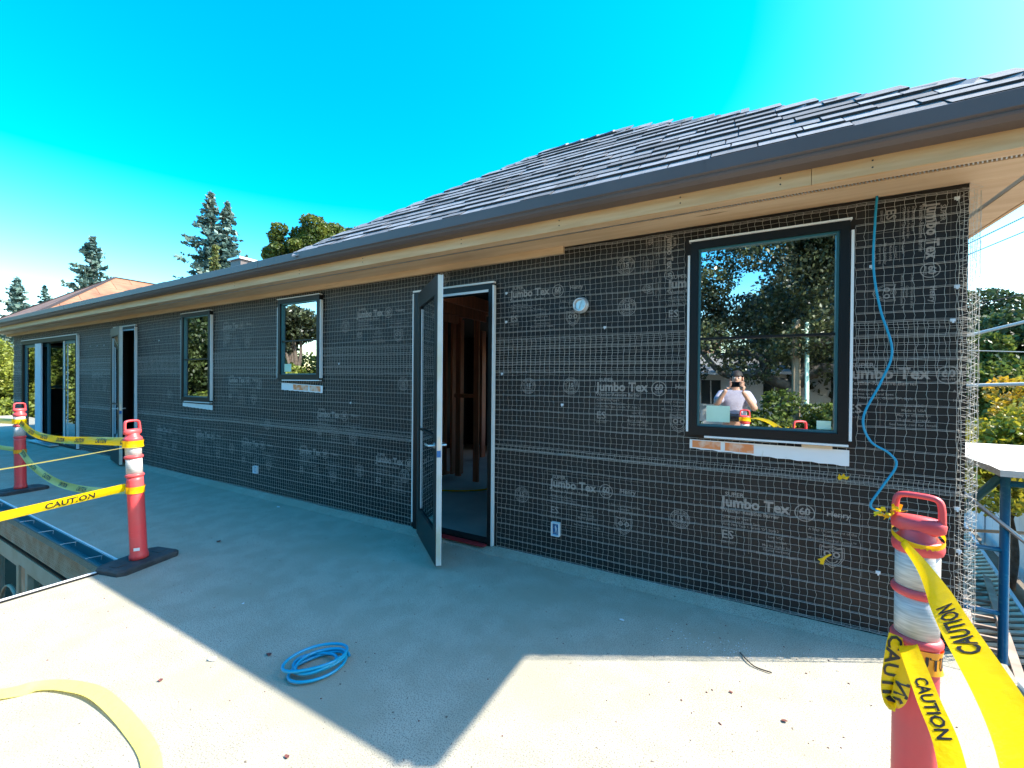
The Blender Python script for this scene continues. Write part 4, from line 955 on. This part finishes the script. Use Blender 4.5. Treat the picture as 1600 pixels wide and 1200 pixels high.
def broadleaf(loc, h, crown_r, label, leaf='leaf_dark', lsize=.16, nclump=18, per=500, seed=1, crown_z=None, flat=.8, bark='bark', group=None, limbs=5, name='broadleaf_tree', cat='tree', clr=(.28,.46)):
    g=np.random.default_rng(seed); t=thing(name,label,cat,loc,0,group)
    cz = crown_z if crown_z is not None else h-crown_r*flat
    clumps=[]
    for k in range(nclump):
        d=g.normal(size=3); d/=np.linalg.norm(d); q=g.uniform(.25,.85)
        r=crown_r*g.uniform(*clr); clumps.append((np.array([d[0]*crown_r*q,d[1]*crown_r*q,cz+d[2]*crown_r*flat*q]),(r,r,r*.75)))
    C=crown_points(clumps,per,g); C=C[C[:,2]>.15]; V,F=leafquads(C,lsize,g)
    big_mesh('crown',V,F,leaf,t,world=False)
    tr=MB(); top=Vector((g.normal()*.3,g.normal()*.3,cz+crown_r*flat*.3)); tr.tube(curve_pts([(0,0,0),(g.normal()*.15,g.normal()*.15,cz*.4),top],5),[.021*h*(1-.7*i/10) for i in range(11)],8)
    for k in range(limbs):
        c=Vector(clumps[k][0]); s_=Vector((0,0,cz*.45+.1*k*cz*.5)); tr.tube(curve_pts([s_,s_.lerp(c,.5)+Vector((g.normal()*.2,g.normal()*.2,.2)),c],4),[.010*h*(1-.08*i) for i in range(9)],6)
    tr.build('trunk',bark,t,True,world=False); return t
def conifer(loc, h, r, label, leaf='needle', seed=1, dens=1.0, lsize=.34, lean=0, group=None, open_=.0, whorl=None):
    g=np.random.default_rng(seed); t=thing('conifer_tree',label,'tree',loc,0,group); C=[]
    nb=int(340*dens); br=MB()
    for k in range(nb):
        u=(k+g.random())/nb; z=h*(.10+.89*u); rad=1.45*r*(1-u)**.85*g.uniform(.5,1.12)+.10
        if whorl: rad*= .80+.25*math.sin(u*whorl*2*pi+g.normal()*.5)
        a=g.uniform(0,2*pi); n=max(5,int(34*rad/r*dens+6)); s_=g.random(n)**.7
        droop=.30*rad*s_**2-.22*rad*s_
        P=np.stack([np.cos(a)*rad*s_,np.sin(a)*rad*s_,z+droop],1)+g.normal(0,.06+.04*rad,(n,3))*np.array([1,1,.35]); C.append(P)
        if k%3==0: br.tube([(0,0,z),(math.cos(a)*rad*.8,math.sin(a)*rad*.8,z-.05*rad)],[.06,.02],4)
    C=np.concatenate(C); V,F=leafquads(C,lsize,g,.8,1.7); big_mesh('crown',V,F,leaf,t,world=False)
    br.tube([(0,0,0),(lean*.5,0,h*.5),(lean,0,h)],[.022*h,.013*h,.02],8); br.build('trunk','bark',t,True,world=False); return t
def at(r,s): return (r[0]*s, r[1]*s)
# conifers on the skyline (direction per metre of depth, times depth)
conifer((*at((-1.372,.391),44),-3),44*.343+4.56,4.3,'tall lone conifer standing above the orange plywood roof',seed=1,whorl=9)
conifer((*at((-1.125,.529),46),-3),46*.455+4.56,4.6,'tallest conifer on the skyline, left one of the close pair',seed=2,dens=1.3,whorl=11)
conifer((*at((-1.088,.547),47),-3),47*.431+4.56,3.7,'slightly shorter conifer, right one of the close pair',seed=3,dens=1.2,whorl=10)
conifer((*at((-1.112,.532),40),-3),40*.325+4.56,1.2,'small yellow-green conifer in front of the tallest pair','needle_pale',seed=6,dens=.5,lsize=.32)
conifer((*at((-1.529,.304),58),-3),58*.241+4.56,5.0,'grey-green conifer farthest left on the skyline',seed=4,dens=1.1,whorl=8)
conifer((*at((-1.472,.335),75),-3),75*.223+4.56,3.6,'small distant conifer between the leftmost and the lone tall one',seed=5,dens=.8,whorl=8)
conifer((*at((-1.268,.449),90),-3),90*.232+4.56,1.2,'tiny conifer tip showing over the orange roof ridge',seed=7,dens=.5)
for i,(r_,s,zt,cr,lab) in enumerate((((-.955,.62),30,.372,1.9,'dense round tree at the left of the clump behind the steep roof'),((-.885,.655),31,.392,2.3,'largest round tree of the clump behind the steep roof'),((-.815,.697),33,.378,1.4,'small round tree peeking over the steep roof edge'))):
    broadleaf((*at(r_,s),-3),s*zt+4.56,cr,lab,'leaf_hedge',.14,26,1500,20+i,flat=1.0,clr=(.26,.42))
# leafy mass beyond the left end of the house
for i,(x,y,h_,r_,lf,lab) in enumerate(((-30,5.4,8.2,2.6,'leaf_bright','bright leafy tree just past the left end of the house'),(-32,8.4,8.5,3,'leaf_hedge','leafy tree seen through the end window'),(-28,9.5,7.5,2.4,'leaf_bright','yellow-green tree right of the end window view'),(-36,4,8.5,3.4,'leaf_hedge','dark leafy tree behind the bright one at the far left'),(-34,1,8.6,3.2,'leaf_bright','wide sunlit tree beyond the far end of the deck'),(-29,-2.5,8.0,3.0,'leaf_hedge','leafy tree off the left frame edge, mirrored in the sliding door'))):
    broadleaf((x,y,-3),h_,r_,lab,lf,.105,24,1700,40+i,flat=1.05,crown_z=h_*.52,clr=(.32,.5),group=None)
for i,(x,y,h_,r_) in enumerate(((-27.3,4.9,4.4,1.5),(-28.2,6.6,5.2,1.8),(-27.4,2.7,3.9,1.3),(-28,.5,4.2,1.6))):
    broadleaf((x,y,-3),h_,r_,('shrub with yellow leaves at the deck end, below the bright tree','tall shrub in view through the end window','low shrub left of the deck end','round shrub off the deck end corner')[i],'leaf_bright',.12,14,900,60+i,flat=1.1,crown_z=h_*.5,name='shrub',cat='shrub')
# right side: dark big tree, autumn tree
broadleaf((12.5,30,-3),10.2,5.5,'large dark green tree filling the gap right of the wall corner','leaf_dark',.15,60,1100,80,flat=.85,crown_z=5.0,clr=(.22,.36))
broadleaf((9.4,26,-3),7.4,3.0,'olive tree with sunlit top in front of the large dark tree','leaf_hedge',.14,26,1100,81,flat=.95,crown_z=4.6)
broadleaf((17,34,-3),10.5,5,'dark tree beyond the right frame edge','leaf_dark',.26,26,420,82,flat=.9)
broadleaf((5.35,13.5,-3),4.9,2.05,'yellow autumn tree above the white plank platform','leaf_yellow',.085,26,1500,83,flat=.75,crown_z=3.05,clr=(.28,.42))
broadleaf((6.35,14.6,-3),4.9,1.25,'orange-tinged autumn tree right of the yellow one','leaf_orange',.09,18,1300,84,flat=.8,crown_z=3.75)
broadleaf((6.6,20.5,-3),2.9,1.6,'dark low bush behind the white fence','leaf_dark',.12,16,900,85,flat=.7,crown_z=1.4,name='shrub',cat='shrub')
broadleaf((7.2,16.6,-3),2.8,1.5,'dark juniper bush behind the near end of the white fence','needle',.11,16,900,86,flat=.7,crown_z=1.4,name='shrub',cat='shrub')
# behind the photographer: oak, hedge, trees (all seen in the glass)
oak = thing('oak_tree','big crooked oak behind the photographer, mirrored in the large window','tree',(1.6,-8.6,-3))
g=np.random.default_rng(91); clumps=[]
for k in range(210):
    x=g.uniform(-3.8,7.0); z=g.uniform(4.9,12.5); y=g.uniform(-2.6,2.2)
    if (x-.2)**2+(z-9.1)**2 < .35 or (x-1.0)**2+(z-8.0)**2 < .25: continue
    r=g.uniform(.5,.95); clumps.append((np.array([x-.5,y,z]),(r,r,r*.7)))
for k in range(45):
    r=g.uniform(.4,.75); clumps.append((np.array([g.uniform(-.1,1.6),g.uniform(-1.5,1.5),g.uniform(7.7,9.8)]),(r,r,r*.7)))
C=crown_points(clumps,1000,g); V,F=leafquads(C,.075,g); big_mesh('crown',V,F,'leaf_oak',oak,world=False)
ob=MB()
def limb(P,r0,r1): 
    c=curve_pts(P,6); ob.tube(c,[r0+(r1-r0)*i/(len(c)-1) for i in range(len(c))],9)
limb([(0,0,0),(-.1,0,2),(-.35,.1,3.6),(-.2,.1,4.5)],.34,.20)
limb([(-.2,.1,4.5),(-.8,.2,4.7),(-1.0,.2,5.3),(-1.5,.2,5.5),(-2.3,-.1,5.4)],.17,.05)
limb([(-.2,.1,4.6),(.5,.3,5.0),(1.1,.3,4.9),(1.8,.3,5.3),(2.6,.2,5.2),(3.4,.2,6.0)],.20,.06)
limb([(-.1,.1,4.5),(.3,.0,5.6),(.9,.0,6.0),(1.3,-.1,6.9),(1.0,-.2,8.0)],.20,.07)
limb([(1.1,.3,5.0),(1.5,.4,5.8),(2.1,.4,6.1),(2.4,.3,5.8),(2.9,.3,6.6)],.13,.05)
limb([(-.9,.2,4.9),(-1.9,.4,4.8),(-2.6,.4,5.5),(-3.2,.3,6.6)],.13,.05)
ob.build('trunk','oak_bark',oak,True,world=False)
ORD=['first','second','third','fourth','fifth','sixth','seventh','eighth','ninth','tenth','eleventh','twelfth']
for i in range(12):
    x=.15+i*.62; broadleaf((x,-6.1-.25*(i%3),-3),4.5,.72,'%s shrub from the left in the tall hedge behind the deck, mirrored in the window'%ORD[i],'leaf_hedge',.075,22,2300,100+i,crown_z=2.75+.10*math.sin(i*2.3),flat=2.35,group='hedge shrubs in a row behind the deck',limbs=2,name='hedge_shrub',cat='shrub',clr=(.45,.7))
for i in range(6):
    x=-.75-i*.95; broadleaf((x,-7.4,-3),3.5,.8,'%s shrub from the right in the lower hedge in front of the white house'%ORD[i],'leaf_hedge',.09,14,1300,120+i,crown_z=1.9,flat=2.0,group='lower hedge shrubs behind the deck',limbs=2,name='hedge_shrub',cat='shrub',clr=(.45,.7))
big_specs=[(-7,-11,9,3.2,'leaf_hedge'),(-12,-13,8.5,3.6,'leaf_dark'),(-17,-9.5,6.2,3.0,'leaf_hedge'),(-24.0,-9.5,14,1.7,'leaf_oak'),(-24.5,-12,7.4,3.4,'leaf_hedge'),(-31,-9,11,4.2,'leaf_dark'),(-36,-8,11.5,4.4,'leaf_oak'),(-40,-9,10,4.5,'leaf_hedge'),(-44,-3,10,4.5,'leaf_bright'),(-43,-14,12,4.5,'leaf_dark'),(8.5,-12,10,4,'leaf_dark'),(14,-10,9,4,'leaf_hedge'),(-50,-8,11,5,'leaf_bright'),(-24,-5,4.2,2.0,'leaf_hedge'),(-30,-5.5,4.6,2.4,'leaf_hedge'),(4,-17,12,4.5,'leaf_oak'),(-21.8,-7,6.4,2.1,'leaf_bright'),(-25.2,-8.4,6.0,2.0,'leaf_hedge')]
LB=['rounded sunlit tree left of the white house','wide dark tree left of the rounded sunlit one','low broad sunlit tree behind the deck','tall slender tree mirrored against the sky in the smallest window','broad sunlit tree beside the tall slender one','big dark tree mirrored in the narrow tall window','heavy grey-leaved tree mirrored in the narrow tall window','sunlit tree far down the garden','bright tree mirrored in the sliding door','very tall dark tree at the back of the garden','dark tree behind the right end of the hedge','sunlit tree farthest right behind the hedge','bright broad tree at the far end of the garden','low round bush in the garden left part','wide low bush at the foot of the big dark tree','oak-like tree rising behind the white house','bright low tree filling the bottom of the smallest mirrored window','low green tree beside the bright low one in the garden']
for i,(x,y,h_,r_,lf) in enumerate(big_specs):
    broadleaf((x,y,-3),h_,r_,LB[i],lf,.16,26,600,140+i,flat=.95,crown_z=7.8 if i==3 else h_*.56)
up_pole = thing('lamp_pole','pale green metal pole behind the hedge, mirrored in the large window','pole',(1.58,-6.9,-3))
MB().tube([(1.58,-6.9,-3),(1.58,-6.9,3.1)],.05,10).build('shaft','sticker',up_pole,True)
MB().lathe([(.055,0),(.07,.04),(.02,.10)],(1.58,-6.9,3.1),10).build('finial','sticker',up_pole,True)
wp = thing('timber_pole','weathered timber pole beside the pale green pole','pole',(1.35,-7.1,-3))
MB().tube([(1.35,-7.1,-3),(1.35,-7.1,3.3)],[.12,.10],10).build('pole','pole_wood',wp,True)

# ================================================================= NEIGHBOURS
def clip_poly(poly, a, b, c):      # keep a*x+b*y<=c
    out=[]
    for i in range(len(poly)):
        p,q=poly[i],poly[(i+1)%len(poly)]; dp=a*p[0]+b*p[1]-c; dq=a*q[0]+b*q[1]-c
        if dp<=0: out.append(p)
        if dp*dq<0: t=dp/(dp-dq); out.append((p[0]+(q[0]-p[0])*t,p[1]+(q[1]-p[1])*t))
    return out
def panel_plane(org, ax, upv, poly, pw, ph, m, parent, gap=.012, thick=.03):
    nrm=ax.cross(upv); xs=[p[0] for p in poly]; ys=[p[1] for p in poly]; j=0; y=min(ys)
    while y<max(ys):
        x=min(xs)-(pw/2 if j%2 else 0)
        while x<max(xs):
            q=clip_poly(clip_poly(clip_poly(clip_poly(poly,-1,0,-(x+gap)),1,0,x+pw-gap),0,-1,-(y+gap)),0,1,y+ph-gap)
            if len(q)>2:
                n=len(q); lo=[org+ax*a+upv*b+nrm*.0 for a,b in q]; hi=[p+nrm*thick for p in lo]
                mesh_obj('plywood_sheet', lo+hi, [tuple(range(n))[::-1],tuple(range(n,2*n))]+[(i,(i+1)%n,n+(i+1)%n,n+i) for i in range(n)], m, parent)
            x+=pw
        y+=ph; j+=1
nh = thing('neighbour_house','house with a bare orange plywood hipped roof beyond the left end','house',(-42,16,-3))
wall_holes('x',9.6,9.75,-47,-37,-3,5.4,[(-45,-43,1,3),(-41,-39,1,3)]).build('wall','house_white',nh); MB().box(-37.15,-37,9.8,25,-3,5.4).box(-47,-46.85,9.8,25,-3,5.4).box(-47,-37,25.05,25.2,-3,5.4).build('wall','house_white',nh)
for a in (-45,-41): MB().box(a,a+2,9.62,9.68,1,3).build('window','pane_dark',nh)
NE,NR = 5.35,9.25; pk=Vector((-42.3,13.3,NR)); c0=Vector((-48,8.0,NE)); c1=Vector((-36.6,8.0,NE))
rf = MB().add([c0,c1,pk,(-36.6,26,NE),(-48,26,NE),(-42.3,21,NR)],[(0,1,2),(1,3,5,2),(3,4,5),(4,0,2,5),(0,4,3,1)]).build('roof','felt',nh)
axv=Vector((1,0,0)); uv=Vector((0,5.3,NR-NE)).normalized(); Ls=math.hypot(5.3,NR-NE)
panel_plane(c0+Vector((0,-.0,.02)),axv,uv,[(0,0),(11.4,0),(5.7,Ls)],2.44,1.22,'plywood',rf)
upr=Vector((-5.7,0,NR-NE)).normalized(); Lr=math.hypot(5.7,NR-NE)
panel_plane(c1+Vector((.02,0,.0)),Vector((0,1,0)),upr,[(0,0),(18,0),(13,Lr),(5.3,Lr)],2.44,1.22,'plywood',rf)
MB().bar(pk+Vector((0,0,.06)),(-42.3,21,NR+.06),.25,.05).bar(c0+Vector((0,0,.05)),pk+Vector((0,0,.06)),.2,.05).bar(c1+Vector((0,0,.05)),pk+Vector((0,0,.06)),.2,.05).build('felt_strip','felt',rf)
wh = thing('white_house','white house with a low grey roof behind the garden, mirrored in the large window','house',(-2,-16,-3))
wall_holes('x',-14.15,-14,-7.5,3.2,-3,2.05,[(-1.5,-.7,.6,1.7),(.9,1.7,.6,1.7),(-5,-4,.6,1.7)]).build('wall','house_white',wh)
MB().box(-7.5,-7.35,-20,-14.2,-3,2.05).box(3.05,3.2,-20,-14.2,-3,2.05).box(-7.3,3.0,-20,-19.85,-3,2.05).build('wall','house_white',wh)
MB().add([(-7.9,-13.6,2.05),(3.6,-13.6,2.05),(3.6,-20.4,2.05),(-7.9,-20.4,2.05),(-5.5,-17,3.1),(1.2,-17,3.1)],[(0,1,5,4),(1,2,5),(2,3,4,5),(3,0,4),(3,2,1,0)]).build('roof','house_roof',wh)
MB().box(-7.9,3.6,-13.62,-13.58,1.93,2.04).build('fascia','white_trim',wh)
for a in (-1.5,.9,-5): 
    wn=MB().box(a,a+.8,-14.12,-14.06,.6,1.7).build('window','pane_dark',wh); MB().box(a-.06,a+.86,-13.99,-13.96,.52,.6).box(a+.38,a+.42,-14.05,-14.0,.62,1.68).build('frame','white_trim',wn)
bh = thing('brown_house','two-storey house with brown walls and a white arched window left of the white house','house',(-4,-24,-3))
MB().box(-9,-1.2,-28,-22,-3,4.6).build('wall','house_brown',bh); MB().add([(-9.5,-21.5,4.6),(-.7,-21.5,4.6),(-.7,-28.5,4.6),(-9.5,-28.5,4.6),(-7,-25,6.2),(-3.2,-25,6.2)],[(0,1,5,4),(1,2,5),(2,3,4,5),(3,0,4),(3,2,1,0)]).build('roof','house_roof',bh)
aw=MB(); aw.tube([(-2.4+.9*math.cos(a),-21.93,2.0+.9*math.sin(a)) for a in np.linspace(0,pi,14)],.10,6); aw.box(-3.38,-3.2,-21.98,-21.9,.2,2.0).box(-1.6,-1.42,-21.98,-21.9,.2,2.0).box(-3.2,-1.6,-21.98,-21.9,1.9,2.0).build('window','white_trim',bh)
# white handrail on the far side of the deck
rl = thing('handrail','white post railing at the back edge of the deck left of the photographer','railing',(-2.9,-2.9,0))
for k in range(9): MB().box(-4.35+k*.42,-4.30+k*.42,-2.95,-2.90,0,1.02).build('baluster','white_trim',rl)
MB().box(-4.40,-.92,-2.97,-2.88,1.02,1.07).build('top_rail','white_trim',rl)

# ================================================================= THE PHOTOGRAPHER
def skin(name, verts, edges, radii, m, parent, sub=2, root=0):
    me=bpy.data.meshes.new(name); me.from_pydata([tuple(v) for v in verts],edges,[]); o=bpy.data.objects.new(name,me); COL.objects.link(o)
    sk=o.modifiers.new('s','SKIN'); sk.use_smooth_shade=True
    for i,d_ in enumerate(me.skin_vertices[0].data):
        r_=radii[i]; d_.radius=(r_,r_) if not isinstance(r_,tuple) else r_; d_.use_root=(i==root)
    ss=o.modifiers.new('u','SUBSURF'); ss.levels=sub; ss.render_levels=sub
    bpy.context.view_layer.update()
    nm=bpy.data.meshes.new_from_object(o.evaluated_get(bpy.context.evaluated_depsgraph_get()))
    o.modifiers.clear(); o.data=nm; nm.materials.clear(); nm.materials.append(M[m]); nm.polygons.foreach_set('use_smooth',[True]*len(nm.polygons)); nm.name=name
    if parent:
        I=rootinv(parent); nm.transform(I); o.parent=parent
    return o
man = thing('person','man in grey-lilac T-shirt and pale trousers taking the picture, mirrored in the large window','person',(-.06,-.36,0))
Xc=-.06; 
# joints (world)
J=dict(pel=(Xc,-.36,.93),bel=(Xc,-.36,1.08),che=(Xc,-.37,1.26),sho=(Xc,-.36,1.40),nek=(Xc,-.335,1.475),
 hd0=(Xc+.02,-.315,1.545),hd1=(Xc+.03,-.315,1.63),hd2=(Xc+.03,-.325,1.69),
 shL=(Xc-.165,-.355,1.385),elL=(Xc-.235,-.17,1.235),wrL=(-.155,-.085,1.475),
 shR=(Xc+.165,-.355,1.385),elR=(Xc+.265,-.20,1.19),wrR=(.045,-.045,1.455),
 hiL=(Xc-.095,-.36,.88),knL=(Xc-.11,-.33,.49),anL=(Xc-.12,-.37,.09),hiR=(Xc+.095,-.36,.88),knR=(Xc+.11,-.33,.49),anR=(Xc+.13,-.37,.09))
K=list(J); idx={k:i for i,k in enumerate(K)}
E_=[('pel','bel'),('bel','che'),('che','sho'),('sho','nek'),('nek','hd0'),('hd0','hd1'),('hd1','hd2'),('sho','shL'),('shL','elL'),('elL','wrL'),('sho','shR'),('shR','elR'),('elR','wrR'),('pel','hiL'),('hiL','knL'),('knL','anL'),('pel','hiR'),('hiR','knR'),('knR','anR')]
RD=dict(pel=(.15,.11),bel=(.145,.11),che=(.155,.115),sho=(.10,.09),nek=.056,hd0=(.062,.075),hd1=(.073,.092),hd2=(.060,.072),shL=.062,elL=.044,wrL=.028,shR=.062,elR=.044,wrR=.028,hiL=.088,knL=.058,anL=.040,hiR=.088,knR=.058,anR=.040)
body=skin('body',[J[k] for k in K],[(idx[a],idx[b]) for a,b in E_],[RD[k] for k in K],'skin',man)
def grow(keys,edges,rad,name,m,extra=None):
    pos=[ (extra or {}).get(k,J.get(k)) for k in keys]; ii={k:i for i,k in enumerate(keys)}
    return skin(name,pos,[(ii[a],ii[b]) for a,b in edges],[rad[k] for k in keys],m,man)
def lerp(a,b,t): return tuple(a[i]+(b[i]-a[i])*t for i in range(3))
ex=dict(slL=lerp(J['shL'],J['elL'],.72),slR=lerp(J['shR'],J['elR'],.72),hem=(Xc,-.36,.99),col=(Xc,-.35,1.435))
grow(['hem','bel','che','sho','col','shL','slL','shR','slR'],[('hem','bel'),('bel','che'),('che','sho'),('sho','col'),('sho','shL'),('shL','slL'),('sho','shR'),('shR','slR')],
   dict(hem=(.178,.135),bel=(.175,.14),che=(.178,.14),sho=(.125,.11),col=.070,shL=.082,slL=.075,shR=.082,slR=.075),'shirt','shirt',ex)
ex=dict(wa=(Xc,-.36,1.0),cuL=(Xc-.12,-.365,.10),cuR=(Xc+.13,-.365,.10))
grow(['wa','pel','hiL','knL','cuL','hiR','knR','cuR'],[('wa','pel'),('pel','hiL'),('hiL','knL'),('knL','cuL'),('pel','hiR'),('hiR','knR'),('knR','cuR')],
   dict(wa=(.160,.120),pel=(.165,.128),hiL=.105,knL=.082,cuL=.068,hiR=.105,knR=.082,cuR=.068),'trousers','trousers',ex)
skin('waist_bag',[(Xc-.10,-.21,1.09),(Xc,-.195,1.06),(Xc+.10,-.21,1.09),(Xc,-.20,1.0)],[(0,1),(1,2),(1,3)],[(.035,.05),(.045,.06),(.035,.05),.04],'phone_black',man)
for s_,x in ((-1,Xc-.12),(1,Xc+.13)):
    skin('shoe',[(x,-.40,.055),(x+s_*.01,-.30,.05),(x+s_*.02,-.19,.04)],[(0,1),(1,2)],[.050,.050,.040],'shoe',man)
# head details
hc=Vector((Xc+.03,-.32,1.625))
def sph(c,r,n=14,k=10,cut=None):
    mb=MB(); v=[];f=[]
    for i in range(k+1):
        p=pi*i/k
        for j in range(n): a=2*pi*j/n; v.append((c[0]+r[0]*math.sin(p)*math.cos(a),c[1]+r[1]*math.sin(p)*math.sin(a),c[2]+r[2]*math.cos(p)))
    for i in range(k):
        for j in range(n): f.append((i*n+j,i*n+(j+1)%n,(i+1)*n+(j+1)%n,(i+1)*n+j))
    return mb.add(v,f)
hr=sph((hc.x,hc.y-.012,hc.z+.022),(.083,.103,.103),24,16)
hr.f=[q for q in hr.f if not all((hr.v[i].z<hc.z+.045 and hr.v[i].y>hc.y-.02) for i in q) and not all(hr.v[i].z<hc.z-.045 for i in q)]
hr.build('hair','hair',man,True)
skin('nose',[hc+Vector((0,.075,.02)),hc+Vector((0,.098,-.012)),hc+Vector((0,.085,-.022))],[(0,1),(1,2)],[.008,.013,.010],'skin',man,1)
for s_ in (-1,1):
    sph(hc+Vector((s_*.030,.073,.012)),(.013,.010,.009)).build('eye','eye_white',man,True)
    sph(hc+Vector((s_*.030,.081,.012)),(.006,.004,.006)).build('iris','hair',man,True)
    sph(hc+Vector((s_*.080,-.005,-.005)),(.010,.020,.032)).build('ear','skin',man,True)
    MB().tube([hc+Vector((s_*.018,.083,.032)),hc+Vector((s_*.045,.074,.033))],.005,6).build('eyebrow','hair',man,True)
MB().tube(curve_pts([hc+Vector((-.026,.074,-.050)),hc+Vector((0,.084,-.048)),hc+Vector((.026,.074,-.050))],4),.006,6).build('mouth','lip',man,True)
# phone: long axis along the picture's horizontal, lens at the camera
RT=Vector((r2.x,r2.y,0)).normalized(); FW=Vector((fw.x,fw.y,0)).normalized()
ph=thing('phone','black phone held sideways in both hands by the man','phone',(-.05,-.04,1.53))
pc=Vector((0,0,H))-RT*.058-FW*.030+Vector((0,0,-.018))
def pbox(name,m,hx,hy,hz,off=(0,0,0)):
    mb=MB().box(-hx,hx,-hy,hy,-hz,hz); c=pc+RT*off[0]+FW*off[1]+Vector((0,0,off[2])); mb.v=[c+RT*v.x+FW*v.y+Vector((0,0,v.z)) for v in mb.v]; return mb.build(name,m,ph,bevel=.002)
pbox('case','phone_black',.076,.004,.037); pbox('camera_bump','phone_black',.018,.0015,.018,(.050,.0056,.014))
# hands: palm plus five bent fingers gripping the phone ends
def hand(wr, pcn, side, name='hand'):
    # side -1: hand at the phone's -RT end, +1: +RT end
    e=pc+RT*side*.070; wr=Vector(wr); palm=e+RT*side*.030+Vector((0,0,-.020))-FW*.030
    V=[wr,wr.lerp(palm,.6),palm]; Ed=[(0,1),(1,2)]; Rr=[.026,(.026,.018),(.034,.017)]
    o=skin(name,V,Ed,Rr,'skin',man,2)
    for k in range(4):
        z=(.028,.008,-.012,-.030)[k]; ln=(.9,1,.94,.78)[k]
        b=palm+Vector((0,0,z*.9+.016)); kn=e+RT*side*.022+FW*.004*ln+Vector((0,0,z+.008)); mid=e+RT*side*.004+FW*.015+Vector((0,0,z+.010)); tip=e-RT*side*.018*ln+FW*.013+Vector((0,0,z+.010))
        skin('finger',[b,kn,mid,tip],[(0,1),(1,2),(2,3)],[.0095,.0090,.0082,.0070],'skin',o,1)
    skin('thumb',[palm+Vector((0,0,-.012)),e+RT*side*.010-FW*.020+Vector((0,0,-.020)),e-RT*side*.018-FW*.014+Vector((0,0,-.006))],[(0,1),(1,2)],[.013,.011,.009],'skin',o,1)
hand(J['wrL'],None,-1); hand(J['wrR'],None,1)
for o in posts:
    del o['tilt_x'], o['tilt_y']
